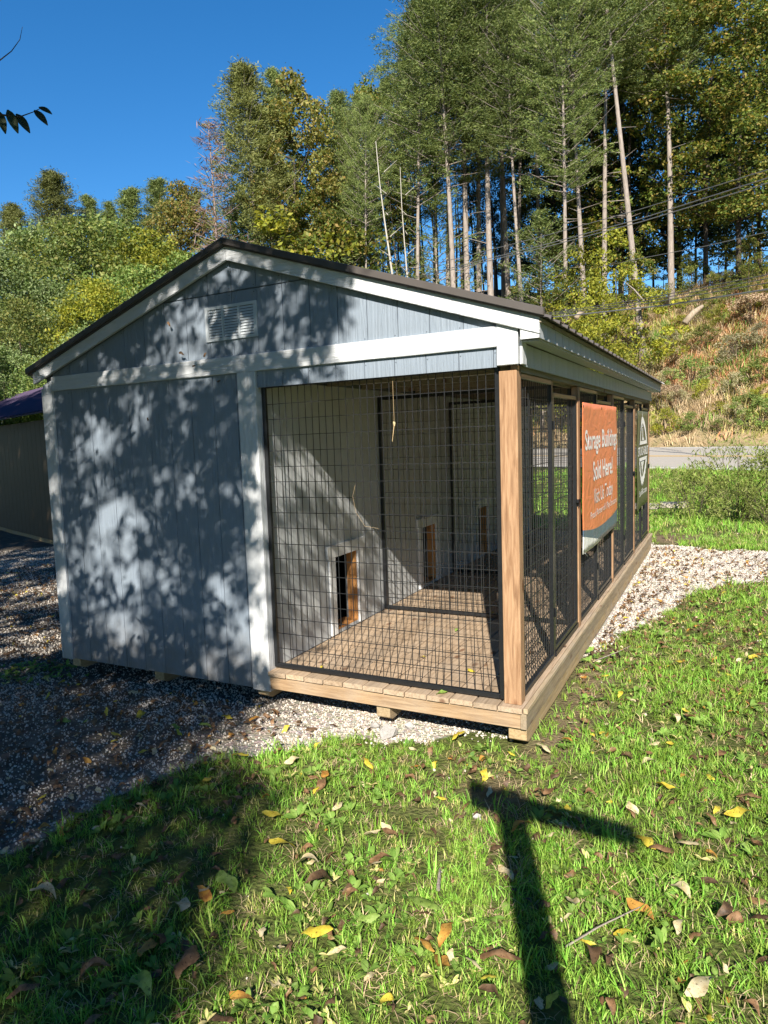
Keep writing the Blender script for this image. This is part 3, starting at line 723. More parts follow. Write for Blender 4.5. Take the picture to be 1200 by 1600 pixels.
def limb_set(cc, r, R, z0, rad, seed, n=9):
    m = MB(); q = np.random.default_rng(seed)
    idx = q.choice(len(cc), min(n, len(cc)), replace=False)
    for i in idx:
        e = cc[i]; zb = max(z0*.9, e[2]-np.hypot(e[0], e[1])*q.uniform(.5, .9))
        p0 = np.array([0, 0, zb]); mid = p0*.5+e*.5+np.array([0, 0, -.1*R]); m.tube([p0, mid, e], [rad*.4, rad*.25, rad*.08], 5, False)
    return m
def trunk_mb(h, r0, seed, seg=7, wob=.01, top=.25, n=9):
    q = np.random.default_rng(seed); ph = q.uniform(0, 6, 4)
    pts = []; rr = []
    for i in range(n):
        t = i/(n-1); pts.append((wob*h*math.sin(t*4+ph[0])*t, wob*h*math.sin(t*5+ph[1])*t, t*h-(.3 if i == 0 else 0))); rr.append(r0*(1.25 if i == 0 else 1-(1-top)*t))
    m = MB(); m.tube(pts, rr, seg); return m
def mb_mesh(name, m, mat, smooth=True):
    me = bpy.data.meshes.new(name); me.from_pydata([tuple(p) for p in m.v], [], m.f); me.materials.append(mat); me.update()
    if smooth: me.polygons.foreach_set('use_smooth', np.ones(len(me.polygons), bool))
    return me
def bark_mat(name, light, dark, sc_=14):
    m, nt, b, o = new_mat(name); v = coords(nt, (1, 1, .18)); n = noise(nt, v, sc_, 5, .65, .5); v2 = coords(nt); n2 = noise(nt, v2, .9, 3, .5)
    c = ramp(nt, [(.35, dark), (.65, light)], n).outputs[0]; c = mixc(nt, c, tuple(x*.55 for x in light), math_(nt, 'MULTIPLY', n2, .7))
    nt.links.new(c, b.inputs['Base Color']); b.inputs['Roughness'].default_value = .9; b.inputs['Specular IOR Level'].default_value = .1; bump(nt, n, b, .8, .03); return m
BK = bark_mat('grey_pine_bark', (.42, .36, .31), (.20, .165, .14)); BKD = bark_mat('dark_bark', (.12, .095, .075), (.05, .04, .03)); BKW = bark_mat('pale_birch_bark', (.62, .58, .50), (.34, .30, .24))
LG = leaf_mat('mid_green_leaves', [(.09, .15, .03), (.15, .21, .05), (.22, .27, .07), (.30, .30, .09)], huevar=.02)
LP = leaf_mat('pale_green_leaves', [(.12, .19, .05), (.19, .27, .09), (.27, .35, .14), (.36, .42, .20)])
LY = leaf_mat('yellow_green_leaves', [(.14, .18, .02), (.24, .26, .03), (.36, .33, .04), (.20, .24, .03)])
LO = leaf_mat('autumn_orange_leaves', [(.11, .15, .035), (.21, .22, .05), (.32, .26, .07), (.16, .20, .04), (.30, .19, .06)], huevar=.015)
LD = leaf_mat('deep_green_leaves', [(.025, .045, .010), (.05, .08, .016), (.09, .12, .025)], trans=.08)
LM = leaf_mat('mixed_autumn_leaves', [(.05, .08, .015), (.10, .14, .02), (.18, .20, .035), (.32, .22, .06), (.13, .17, .03), (.08, .12, .02)], huevar=.012)
PN = leaf_mat('pine_needles', [(.055, .085, .020), (.10, .14, .032), (.16, .20, .05), (.22, .245, .08)], trans=.2, objvar=.2)
PO = leaf_mat('olive_pine_needles', [(.085, .10, .028), (.14, .155, .04), (.20, .20, .06)], trans=.2)
DR = leaf_mat('dead_red_twigs', [(.20, .12, .09), (.28, .17, .13), (.17, .13, .11)], trans=.1)

def pine_crown(h, cs, R, nb_, seed, per=7, nd=60, blade=.25, shape='round', bare=False):
    q = np.random.default_rng(seed); C = []; D = []; Lb = []; m = MB()
    for i in range(nb_):
        t = (i+q.uniform(0, 1))/nb_; z = h*(cs+(1-cs)*t*.985); az = i*2.4+q.uniform(-.5, .5)
        if shape == 'round': ln = R*(math.sin(min(1, .25+t*.8)*PI)**.7*.95+.10)*q.uniform(.55, 1.15)
        else: ln = R*((1-t)**.75+.06)*q.uniform(.7, 1.15)
        rise = q.uniform(.05, .35)+.5*t; dx, dy = math.cos(az), math.sin(az)
        p = [(dx*ln*s, dy*ln*s, z+ln*(rise*s+.12*s*s)) for s in (0, .5, 1)]
        m.tube(p, [.04*(1.1-t), .02, .008], 4, False)
        for k in range(per):
            s = .28+.74*(k+q.uniform(0, 1))/per; w_ = (1-abs(s-.65))*ln*.36
            c0 = np.array([dx*ln*s, dy*ln*s, z+ln*(rise*s+.12*s*s)])+np.array([-dy, dx, 0])*q.uniform(-w_, w_)
            n = nd; off = q.normal(size=(n, 3))*np.array([.24, .24, .10])*(.6+.25*R/3)*q.uniform(.7, 1.35); C.append(c0+off)
            d = q.normal(size=(n, 3))*np.array([.9, .9, .45])+np.array([dx*.5, dy*.5, .35]); D.append(d/np.linalg.norm(d, axis=1, keepdims=True))
    C = np.concatenate(C); D = np.concatenate(D); n = len(C)
    side = np.cross(D, rvec(n, q)); side /= np.linalg.norm(side, axis=1, keepdims=True)+1e-9
    s = (blade*q.uniform(.6, 1.25, n))[:, None]; V, F = quads(C, D*s*.5, side*s*(.095 if not bare else .04)); return V, F, m
def pine_proto(h, cs, R, nb_, seed, r0=.25, shape='round', mat=PN, bark=BK, stubs=12, **k):
    V, F, mbr = pine_crown(h, cs, R, nb_, seed, shape=shape, **k)
    tr = trunk_mb(h*.97, r0, seed, wob=.006, top=.15, n=12); q = np.random.default_rng(seed+50)
    for i in range(stubs):
        z = h*cs*q.uniform(.35, 1.0); a = q.uniform(0, 2*PI); ln = q.uniform(.4, 1.8); tr.tube([(0, 0, z), (math.cos(a)*ln, math.sin(a)*ln, z+ln*q.uniform(-.15, .35))], [.03, .008], 4, False)
    n = len(tr.v); tr.v += mbr.v; tr.f += [tuple(i+n for i in f) for f in mbr.f]
    return mb_mesh('trunk', tr, bark), mesh_np('crown', V, F, [mat]), h
def leafy_proto(h, R, z0, seed, mat, bark=BKD, ncl=75, per=70, size=.20, r0=.16, shape=1.0, nl=10):
    V, F, cc = leafy_crown(ncl, per, R, z0*h, h, size, seed, shape)
    tr = trunk_mb(h*.8, r0, seed, wob=.012); lm = limb_set(cc, 0, R, z0*h, r0, seed, nl); n = len(tr.v); tr.v += lm.v; tr.f += [tuple(i+n for i in f) for f in lm.f]
    return mb_mesh('trunk', tr, bark), mesh_np('crown', V, F, [mat]), h

ALLTREES = []
ORD = 'first second third fourth fifth sixth seventh eighth ninth tenth eleventh twelfth thirteenth fourteenth fifteenth sixteenth seventeenth eighteenth nineteenth twentieth twenty-first twenty-second twenty-third twenty-fourth twenty-fifth twenty-sixth twenty-seventh twenty-eighth twenty-ninth thirtieth'.split()
def order_labels(objs, fmt, extra=None):
    objs = sorted(objs, key=lambda o: float(proj(np.array(wpos(o))+np.array([0, 0, 1.]))[0]))
    for i, o in enumerate(objs): o['label'] = fmt.format(ORD[i], extra[o.name] if extra else '')
def plant(proto, name, x, y, top_z=None, height=None, wide=1.0, rot=None, lean=(0, 0), label='', cat='tree', group=None, sink=.0, mats=None):
    trm, crm, h0 = proto; zb = tz(x, y)-sink; hh = height if height else top_z-zb
    s = hh/h0; root = empty(name, (x, y, zb), label, cat, group); root.rotation_euler = (lean[1], lean[0], R_.uniform(0, 6.28) if rot is None else rot)
    if lean != (0, 0): root.rotation_euler = (lean[1], lean[0], 0)
    root.scale = (s*wide, s*wide, s)
    t = link('trunk', trm, parent=root); c = link('crown', crm, parent=root)
    for o_ in (t, c): o_.rotation_euler.z = R_.uniform(0, 6.28) if lean != (0, 0) else 0
    ALLTREES.append(root); return root
def tp(px, D):
    p = at(px, 690, D); return p[0], p[1]
def lean_to(px0, D, px1, py1, py0=440):
    """lean angle of a trunk whose foot shows at px0 and whose top shows at (px1, py1) (same distance)"""
    a = at(px0, 690, D); b_ = at(px1, py1, D); v = b_-np.array([a[0], a[1], tz(a[0], a[1])]); 
    return (math.atan2(v[0], v[2]), -math.atan2(v[1], math.hypot(v[0], v[2]))), float(np.linalg.norm(v))

P_tall = [pine_proto(30, .56, 4.2, 105, 11, nd=62), pine_proto(30, .50, 3.8, 115, 12, nd=62), pine_proto(30, .64, 3.8, 85, 13, nd=62)]
P_cone = [pine_proto(22, .22, 4.2, 120, 21, shape='cone', nd=62), pine_proto(22, .30, 4.2, 135, 22, shape='cone', mat=PO, nd=62)]
P_small = [pine_proto(12, .25, 2.4, 60, 31, r0=.10, shape='round', per=8, nd=20, blade=.22)]
P_dead = [pine_proto(16, .35, 1.9, 46, 41, r0=.13, shape='cone', mat=DR, per=5, nd=6, bare=True, blade=.5, bark=bark_mat('dead_grey_bark', (.34, .27, .23), (.18, .13, .11)))]
T_green = [leafy_proto(14, 5.0, .08, 51, LG, per=170, ncl=150, size=.19), leafy_proto(14, 5.4, .05, 52, LP, per=170, ncl=150, size=.18), leafy_proto(13, 4.6, .08, 53, LY, ncl=140, per=160, size=.19)]
T_orange = [leafy_proto(20, 3.2, .25, 61, LO, ncl=170, per=110, size=.21), leafy_proto(20, 3.4, .15, 62, LM, ncl=110, per=120, size=.23)]
T_dark = [leafy_proto(24, 5.0, .12, 71, LD, ncl=140, per=120, size=.30), leafy_proto(24, 4.6, .20, 72, LM, ncl=130, per=120, size=.25)]
T_sap = [leafy_proto(7, 2.3, .12, 81, LY, ncl=60, per=90, size=.15, r0=.05), leafy_proto(8, 2.5, .15, 82, LM, ncl=60, per=90, size=.16, r0=.06)]
T_bare = trunk_mb(20, .15, 91, wob=.02, top=.10)
for i in range(10):
    z = 6+i*1.35; a = i*2.1; T_bare.tube([(0, 0, z), (math.cos(a)*.9, math.sin(a)*.9, z+.5)], [.04, .01], 4, False)

def zat(px, py, D): return float(at(px, py, D)[2])
# --- left hillside: rounded broadleaf trees, then conifers on the skyline
sky_l = [(-40, 360), (10, 372), (60, 350), (110, 338), (165, 325), (215, 338), (265, 350), (310, 372)]
RA, RB_, RC, NM = [], [], [], {}
rowA = [(-60, 46, 430, 0), (15, 44, 400, 1), (75, 46, 365, 1), (135, 44, 345, 0), (190, 46, 350, 0), (248, 45, 365, 2), (300, 44, 400, 0), (340, 45, 430, 1)]
for i, (px, D, top, k) in enumerate(rowA):
    x, y = tp(px, D); nm = ['mid green', 'pale green', 'yellow green'][k]
    t_ = plant(T_green[k], 'broadleaf_tree', x, y, top_z=zat(px, top, D), group='broadleaf trees on the left hillside'); RA.append(t_); NM[t_.name] = nm
order_labels(RA, '{1} rounded tree, {0} from the left in the back row on the left hillside', NM)
rowB = [(-30, 33, 500, 1), (45, 31, 470, 0), (100, 33, 450, 1), (165, 32, 440, 2), (225, 33, 420, 0), (285, 32, 440, 1), (10, 25, 545, 1), (90, 24, 560, 0), (150, 26, 520, 1)]
for i, (px, D, top, k) in enumerate(rowB):
    x, y = tp(px, D); nm = ['mid green', 'pale green', 'yellow green'][k]
    t_ = plant(T_green[k], 'broadleaf_tree', x, y, top_z=zat(px, top, D), wide=1.0 if i < 6 else 1.15, group='broadleaf trees on the left hillside'); RB_.append(t_); NM[t_.name] = nm
order_labels(RB_, '{1} bushy tree just above the left roof slope, {0} from the left', NM)
for i, (px, D, top, k, wd) in enumerate([(48, 60, 322, 1, .9), (112, 60, 272, 1, 1.05), (165, 62, 308, 0, .8), (195, 62, 318, 0, .7), (228, 62, 296, 0, 1.0), (270, 62, 280, 0, .9)]):
    x, y = tp(px, D); t_ = plant(P_cone[k], 'pine_tree', x, y, top_z=zat(px, top, D), wide=wd, group='conifers on the left skyline'); RC.append(t_); NM[t_.name] = ['green', 'olive brown'][k]
order_labels(RC, '{1} conifer crown on the left skyline, {0} from the left', NM)
for i, (px, D, top, wd, k) in enumerate([(300, 55, 292, 1.0, 0), (322, 54, 300, .9, 0)]):
    x, y = tp(px, D); plant(T_orange[k], 'maple_tree', x, y, top_z=zat(px, top, D), wide=wd, label=['orange autumn maple on the skyline left of the dead pine', 'rusty autumn maple directly behind the dead pine'][i])
# --- dead reddish pine
(ln, hh) = lean_to(356, 45, 326, 185); x, y = tp(356, 45)
plant(P_dead[0], 'dead_pine', x, y, height=hh, lean=ln, label='dead leaning pine with bare reddish twigs, behind the roof peak')
# --- pines right of the peak: foot px, distance, top px, top py, proto, width, label
PN_LIST = [(420, 50, 378, 102, 'c1', .95, 'olive conical pine with grey trunk, first live pine right of the roof peak'),
 (452, 57, 428, 110, 'c0', .7, 'dark green pine top peeping out behind the olive conical pine'),
 (566, 53, 560, 150, 't1', .8, 'slim green pine between the orange maple and the birch'),
 (560, 56, 540, 185, 't1', .8, 'thin straight pine trunk standing just left of the birch'),
 (574, 48, 572, 150, 't2', .65, 'straight pale-trunked pine in front of the yellow autumn tree'),
 (655, 50, 652, 10, 't0', .85, 'pine with the crown reaching furthest left into the blue sky'),
 (676, 58, 632, 95, 't1', .8, 'dark pine behind the leaning birch'),
 (690, 60, 668, -20, 't2', .9, 'background pine trunk against the sky gap'),
 (716, 49, 686, -60, 't0', 1.05, 'leaning pine trunk at the right edge of the sky gap'),
 (738, 51, 712, -90, 't1', 1.1, 'thick grey leaning pine next right of the sky gap'),
 (728, 60, 725, -40, 't2', .9, 'dark background pine between two lit trunks'),
 (752, 55, 742, -70, 't2', 1.0, 'slim pine just left of the thickest trunk'),
 (774, 50, 752, -110, 't0', 1.1, 'thickest grey pine trunk above the middle of the right roof slope'),
 (790, 60, 780, -30, 't1', .9, 'shaded pine behind the thickest trunk'),
 (826, 47, 788, 20, 't2', .9, 'clean leaning pine trunk with dead stubs above the roof end'),
 (846, 57, 836, -60, 't1', .9, 'thin background pine left of the tallest straight trunk'),
 (887, 44, 874, -60, 't1', .85, 'tall straight pale pine trunk at the right end of the roof'),
 (921, 45, 884, -90, 't2', .9, 'leaning pine right of the tall straight trunk'),
 (945, 48, 944, -130, 't2', .9, 'slender vertical pine above the yellow maple sapling'),
 (1004, 46, 930, -200, 't2', .95, 'long pine leaning left out of the top of the picture'),
 (1048, 50, 1036, -120, 't0', 1.1, 'broad dark-trunked pine at the top of the bank on the right'),
 (610, 58, 602, 125, 't0', .75, 'green pine crown rising behind the birch'),
 (700, 53, 700, -60, 't0', 1.0, 'full pine crown high in the middle of the row'),
 (812, 58, 815, 10, 't0', 1.0, 'pine whose crown meets the notch of sky'),
 (970, 58, 975, -100, 't0', 1.0, 'pine crown in the background of the leaning pines'),
 (536, 57, 528, 142, 'c0', .75, 'green conifer filling the gap right of the orange maple'),
 (800, 56, 770, -120, 't1', 1.0, 'tall pine with crown leaving the top of the picture')]
PM = {'t0': P_tall[0], 't1': P_tall[1], 't2': P_tall[2], 'c0': P_cone[0], 'c1': P_cone[1]}
for (px0, D, px1, py1, k, wd, lab) in PN_LIST:
    ln, hh = lean_to(px0, D, px1, py1); x, y = tp(px0, D)
    plant(PM[k], 'pine_tree', x, y, height=hh, wide=wd, lean=ln, label=lab, group='pines along the crest')
# smaller background trunks
bt = mb_mesh('bare_trunk', T_bare, BK); btd = mb_mesh('bare_trunk', T_bare, BKD); btw = mb_mesh('birch_trunk', T_bare, BKW)
q = random.Random(5); BT = []
for i in range(26):
    px = 600+i*9.2+q.uniform(-4, 4) if i < 22 else 1060+i*5; D = q.uniform(52, 66); x, y = tp(px, D); ln, hh = lean_to(px, D, px+q.uniform(-30, 6), q.uniform(140, 230))
    o_ = link('bare_trunk', bt if q.random() < .5 else btd, (x, y, tz(x, y)), (ln[1], ln[0], 0), (hh/20*q.uniform(.6, 1.1),)*2+(hh/20,)); tag(o_, 'x', 'tree', 'thin trunks between the pines'); BT.append(o_)
order_labels(BT, '{0} thin bare background trunk from the left between the pines')
for (a0, b0, a1, b1, D, s_, lab) in [(641, 440, 596, 222, 46, 1.0, 'white-barked birch leaning left in the sky gap'), (650, 440, 632, 262, 47, .8, 'short pale broken trunk right of the leaning birch')]:
    x, y = tp(a0, D); ln, hh = lean_to(a0, D, a1, b1); o_ = link('birch_trunk', btw, (x, y, tz(x, y)), (ln[1], ln[0], 0), (s_, s_, hh/20)); tag(o_, lab, 'tree')
# autumn and dark broadleaf trees
for (px, D, top, k, wd, lab) in [(478, 51, 122, 'o0', .95, 'tall orange and green autumn maple above the right roof slope'), (500, 48, 300, 'o1', 1.0, 'yellow-green lower tree in front of the tall orange maple'), (455, 52, 250, 'o1', .9, 'mixed green tree between the olive pine and the orange maple'),
  (590, 56, 130, 'o1', .8, 'yellowing slender tree behind the birch'), (520, 54, 160, 'd1', .7, 'dark tree in the gap right of the orange maple'),
  (540, 48, 345, 's1', 1.0, 'rusty sapling low above the roof left of the birch'), (395, 50, 300, 'd0', .6, 'dark tree behind the olive pine trunk'), (440, 47, 340, 's0', 1.2, 'bright green sapling right of the olive pine trunk'),
  (870, 60, 60, 'd0', 1.0, 'dark broadleaf tree filling the gap above the roof end'), (925, 58, 20, 'o1', 1.1, 'orange flecked tree between the two leaning pines'), (985, 55, -40, 'd1', 1.1, 'dark mixed tree behind the longest leaning pine'),
  (1060, 58, -60, 'd0', 1.2, 'deep shaded tree behind the broad dark pine'), (1100, 52, -80, 'd1', 1.15, 'autumn tinted tree right of the broad dark pine'), (1150, 50, -100, 'd1', 1.2, 'tall autumn tree near the right edge of the picture'), (1215, 47, -60, 'd1', 1.2, 'orange tinged tree cut by the right edge of the picture'),
  (1180, 56, 40, 'd0', 1.1, 'dark tree behind the autumn tree on the far right'), (1130, 60, 120, 'd0', .9, 'low dark tree in the far right gap'), (1020, 62, 120, 'd0', .8, 'low dark tree in the gap left of the broad pine'), (960, 62, 160, 'd0', .9, 'dark low crown behind the slender pine'),
  (900, 62, 150, 'd0', .8, 'dark low crown behind the straight pale trunk'), (830, 62, 200, 'd0', .6, 'dark low crown behind the roof end trunks'),
  (748, 66, 180, 'd0', .5, 'far dark crown left of the roof end trunks')  , (770, 68, 170, 'd0', .55, 'distant dark tree behind the thickest trunk'), (800, 70, 190, 'd0', .55, 'distant dark tree just right of the thickest trunk'), (845, 70, 120, 'd0', .6, 'distant dark tree left of the straight pale trunk'), (885, 68, 200, 'd0', .6, 'distant dark tree right behind the straight pale trunk'),
  (915, 70, 100, 'd0', .7, 'distant dark tree between the leaning pines'), (945, 68, 220, 'd0', .6, 'distant dark tree behind the slender vertical pine'), (1000, 70, 60, 'd0', .8, 'distant dark tree behind the longest leaning pine'), (1085, 66, 60, 'd0', .8, 'distant dark tree right of the broad dark pine'), (1180, 68, 20, 'd0', .9, 'distant dark tree at the far right'),
  (872, 54, 370, 's1', 1.3, 'low crest bush just right of the roof end'), (900, 56, 340, 's1', 1.3, 'low crest bush between the first two leaning pines'), (1075, 52, 395, 's1', 1.2, 'low crest bush left of the broad dark pine foot'), (1120, 54, 370, 's1', 1.4, 'low crest bush right of the broad dark pine foot'), (1165, 56, 340, 's1', 1.5, 'low crest bush near the right edge'), (1035, 56, 380, 's1', 1.2, 'low crest bush behind the longest leaning pine'),
  (610, 66, 210, 'd0', .45, 'distant dark crown left of the sky gap'), (640, 70, 230, 'd0', .35, 'distant dark crown at the sky gap')]:
    pr = {'o0': T_orange[0], 'o1': T_orange[1], 'd0': T_dark[0], 'd1': T_dark[1], 's0': T_sap[0], 's1': T_sap[1]}[k]
    x, y = tp(px, D); plant(pr, 'autumn_tree' if k[0] in 'os' else 'broadleaf_tree', x, y, top_z=zat(px, top, D), wide=wd, label=lab)
for (px, D, top, lab) in [(848, 43, 330, 'small bushy pine in front of the roof-end trunks'), (690, 52, 270, 'small pine under the tall pines, beside the sky gap'), (560, 50, 300, 'small pine low behind the roof, left of the birch')]:
    x, y = tp(px, D); plant(P_small[0], 'young_pine', x, y, top_z=zat(px, top, D), label=lab)
for i, (px, D, top, k, wd, lab) in enumerate([(905, 42, 395, 0, .85, 'yellow-green maple sapling right of the roof end'), (962, 42, 365, 0, .9, 'largest yellow-green maple sapling on top of the bank'), (935, 41, 440, 0, .8, 'low green sapling halfway down the bank'), (992, 44, 395, 1, .7, 'orange flecked sapling at the foot of the leaning pine'), (880, 43, 440, 1, .8, 'dull sapling just above the eave end'),
   (1110, 46, 425, 1, .7, 'reddish sapling at the top of the bank'), (1165, 47, 370, 1, .8, 'orange sapling under the power cables'), (1200, 46, 400, 0, .7, 'green sapling at the right edge under the cables'), (915, 38, 472, 0, .8, 'round bush above the metal eave on the bank')]):
    x, y = tp(px, D); plant(T_sap[k], 'sapling', x, y, top_z=zat(px, top, D), wide=wd, label=lab, group='saplings on the bank')

# ------------------------------------------------------------------ unseen trees added behind and beside the photographer to block sky light
WR = random.Random(12); WT = []
for (x, y, h) in [(-10, -11, 17), (-15, -9, 20), (-20, -5, 21), (-17, -14, 22), (-9, -17, 19), (-13, -21, 22), (-22, -16, 23), (-6.5, -22, 20), (-26, -2, 22), (-27, -10, 23), (-30, 6, 22), (-4, -28, 17), (-8, -30, 24), (-18, -28, 24),
    (24, -26, 20), (21, -14, 19), (22, -7, 21), (23, 1, 20), (26, 9, 22), (28, -17, 24), (27, -4, 24), (28, 5, 24), (30, -30, 24), (30, 14, 22)]:
    t_ = plant(T_dark[0], 'sky_blocker_tree', x, y, height=h, wide=1.25, cat='tree', group='unseen trees added round the yard to block sky light'); WT.append(t_)
WT.sort(key=lambda o: math.atan2(o.location.x, -o.location.y))
for i, o_ in enumerate(WT): o_['label'] = f'added unseen sky-blocking tree outside the picture, {ORD[i]} clockwise behind the photographer'

# ------------------------------------------------------------------ shade tree behind and left of the photographer (its leaves dapple the wall)
def back(P, t): return np.asarray(P, float)+SDIR*t
q = np.random.default_rng(3)
clu = []      # (centre, spread, nleaves, leafsize)
HOLES = []
for px, py, rx, ry in [(150, 690, 42, 55), (215, 640, 26, 40), (290, 625, 20, 26), (175, 810, 70, 70), (150, 870, 40, 40), (210, 905, 45, 40), (190, 975, 55, 38), (262, 905, 18, 40), (300, 760, 22, 22), (255, 780, 14, 20), (355, 770, 12, 14), (345, 930, 22, 50), (385, 985, 22, 60), (330, 1040, 25, 25),
        (80, 640, 16, 60), (85, 760, 16, 60), (100, 900, 14, 70), (412, 860, 22, 50), (415, 1000, 25, 60), (370, 870, 12, 20), (195, 575, 30, 22), (285, 500, 34, 55), (360, 420, 40, 30), (350, 550, 60, 18), (455, 470, 30, 30), (430, 545, 60, 22), (165, 590, 20, 22), (240, 560, 18, 20), (395, 640, 14, 30), (300, 590, 22, 16), (250, 700, 14, 22)]:
    d = ray(px, py); t = -CAM[1]/d[1]; p = CAM+d*t; d2 = ray(px+rx, py); p2 = CAM+d2*(-CAM[1]/d2[1]); d3 = ray(px, py+ry); p3 = CAM+d3*(-CAM[1]/d3[1])
    HOLES.append((p[0], p[2], abs(p2[0]-p[0])+.01, abs(p3[2]-p[2])+.01))
def wall_dens(x, z):
    bx = np.interp(z, [-.3, .9, 1.25, 1.6, 1.95, 2.1, 2.35, 2.6, 3.0], [-1.78, -1.80, -1.86, -1.75, -1.60, -1.30, -1.12, -.98, -.9])
    d = np.ones_like(x)
    for hx, hz, sx_, sz_ in HOLES: d = d*(1-.97*np.exp(-(((x-hx)/sx_)**2+((z-hz)/sz_)**2)**1.5))
    return np.where(x < bx, d, 0.0)
X = q.uniform(-4.3, -.85, 12000); Z = q.uniform(-.3, 3.1, 12000); keep = q.uniform(0, 1, 12000) < wall_dens(X, Z)
for i, (x, z) in enumerate(zip(X[keep][:5600], Z[keep][:5600])):
    t = q.uniform(4.5, 10.5) if z < 1.9 else q.uniform(4.0, 9)
    if i % 16 == 0: t = q.uniform(2.6, 4)
    clu.append((back((x, 0, z), t), .06, 3, .10))
for i in range(210):                   # a little dapple on the inner wall behind the front mesh
    clu.append((back((XK, q.uniform(.12, 1.75), q.uniform(.05, 1.2)), q.uniform(6, 10)), .07, 3, .10))
def edge_x(y): return np.interp(y, [-9, -3.2, -2.45, -2.06, -1.55, -1.03, -.74, -.3, .5], [.3, -.22, -.42, -.68, -.82, -1.0, -1.70, -1.82, -1.95])
n = 0
while n < 4400:
    x = q.uniform(-9, .4); y = q.uniform(-4.2, .1)
    if x > edge_x(y)-.10: continue
    if q.uniform() < .09 and x > -3: continue
    clu.append((back((x, y, -.3), q.uniform(8.5, 17)), .15, 7, .14)); n += 1
n = 0
while n < 1500:                         # yard left of the shed and the neighbouring wall
    x = q.uniform(-19, -4.0); y = q.uniform(-.5, 9)
    clu.append((back((x, y, q.uniform(-.3, 2.4)), q.uniform(12, 26)), .45, 7, .36)); n += 1
for i in range(900):  # unseen overhead canopy leaves, added to keep sky light off the wall
    c0 = np.array([q.uniform(-11, -1.6), q.uniform(-8, -.6), q.uniform(8.2, 12.5)])
    if c0[0] > -2.6-.35*(c0[1]+8)*.5: continue
    clu.append((c0, .5, 7, .40))
C = []; S = []
for c0, sp, k, sz in clu:
    C.append(c0+q.normal(size=(k, 3))*sp*.8); S.append(np.full(k, sz))
C = np.concatenate(C); S = np.concatenate(S)
ok = ~in_frame(C, 90) & (C[:, 2] > 1.0) & ((C[:, 1] < -.6) | (C[:, 2] > 3.2)); C, S = C[ok], S[ok]
def leaf_poly(C, S, q, asp=.42):
    n = len(C); nr = rvec(n, q)+np.array([0, 0, .5]); nr /= np.linalg.norm(nr, axis=1, keepdims=True)
    t = rvec(n, q); t[:, 2] -= .5; U = np.cross(nr, t); U /= np.linalg.norm(U, axis=1, keepdims=True); Vv = np.cross(nr, U)
    s = (S*q.uniform(.7, 1.3, n))[:, None]*.5
    P = np.stack([C-U*s, C-U*s*.35+Vv*s*asp, C+U*s*.4+Vv*s*asp*.8, C+U*s, C+U*s*.4-Vv*s*asp*.8, C-U*s*.35-Vv*s*asp], 1).reshape(-1, 3)
    return P, np.arange(n*6).reshape(n, 6)
LSH = leaf_mat('walnut_leaves', [(.035, .05, .018), (.05, .07, .022), (.07, .085, .028)], trans=.06)
def shade_tree(mask, base, label, seed, hts):
    root = empty('shade_tree', (*base, tz(*base)), label, 'tree')
    V, F = leaf_poly(C[mask], S[mask], q); cr = link('crown', mesh_np('crown', V-np.array([*base, tz(*base)]), F, [LSH]), parent=root)
    m = MB(); b0 = np.array([0, 0, -.3]); m.tube([b0, (.1, .05, 2), (.05, .2, hts)], [.24, .17, .12], 9)
    cc = C[mask]-np.array([*base, tz(*base)]); qq = np.random.default_rng(seed)
    for i in qq.choice(len(cc), 34, replace=False):
        e = cc[i]; z0 = min(hts, max(1.4, e[2]*.55)); p0 = np.array([.05, .12, z0]); mid = p0*.45+e*.55+np.array([0, 0, .35])
        m.tube([p0, mid, e], [.05, .028, .008], 5, False)
    link('trunk', mb_mesh('trunk', m, BKD), parent=root); return root
lf = (C[:, 0] > -6.5)
st1 = shade_tree(lf, (-5.6, -6.5), 'leafy tree whose twig tips hang into the top left corner', 1, 5.0)
st2 = shade_tree(~lf, (-12.5, -4.5), 'large leafy tree outside the left edge, shading the neighbouring shed', 2, 7.0)
# twig with drooping leaves seen at the upper left
def twig(pts, r): m = MB(); m.tube(pts, r, 5); return m
def child_of(o, par): o.parent = par; o.location = Vector(o.location)-Vector(par.location)
D_ = 3.4
child_of(twig([at(-70, 168, D_), at(-10, 178, D_), at(30, 183, D_), at(52, 175, D_), at(66, 168, D_)], [.006, .005, .003, .002, .0015]).build('twig', BKD), st1)
child_of(twig([at(-40, 120, D_), at(-5, 98, D_), at(18, 80, D_), at(31, 62, D_), at(35, 42, D_)], [.005, .003, .002, .0015, .001]).build('twig', BKD), st1)
def leaf_mesh(L, Wd, curl=.15, fold=.2, nseg=6, twist=0.0):
    V = []; F = []
    for i in range(nseg+1):
        t = i/nseg; w_ = Wd*.5*(math.sin(PI*min(1, t*.96+.02))**.75)*(1-.25*t); z = curl*L*math.sin(PI*t)*(.6+.4*t); x = L*(t-.5)
        a = twist*(t-.5)
        for sgn in (-1, 0, 1):
            yy = sgn*w_; zz = z+abs(sgn)*fold*w_; V.append((x, yy*math.cos(a), zz+yy*math.sin(a)))
    for i in range(nseg):
        for k in (0, 1): A_ = i*3+k; F.append((A_, A_+1, A_+4, A_+3))
    F.append((nseg*3, nseg*3+1, nseg*3+2))
    return V, F
lv, lff = leaf_mesh(.088, .036, .1, .15)
lme = bpy.data.meshes.new('leaf'); lme.from_pydata(lv, [], lff); lme.materials.append(leaf_mat('shade_toned_twig_leaves', [(.02, .03, .01), (.03, .045, .012)], trans=.05))  # leaf colour darkened to stand in for shade on the twig
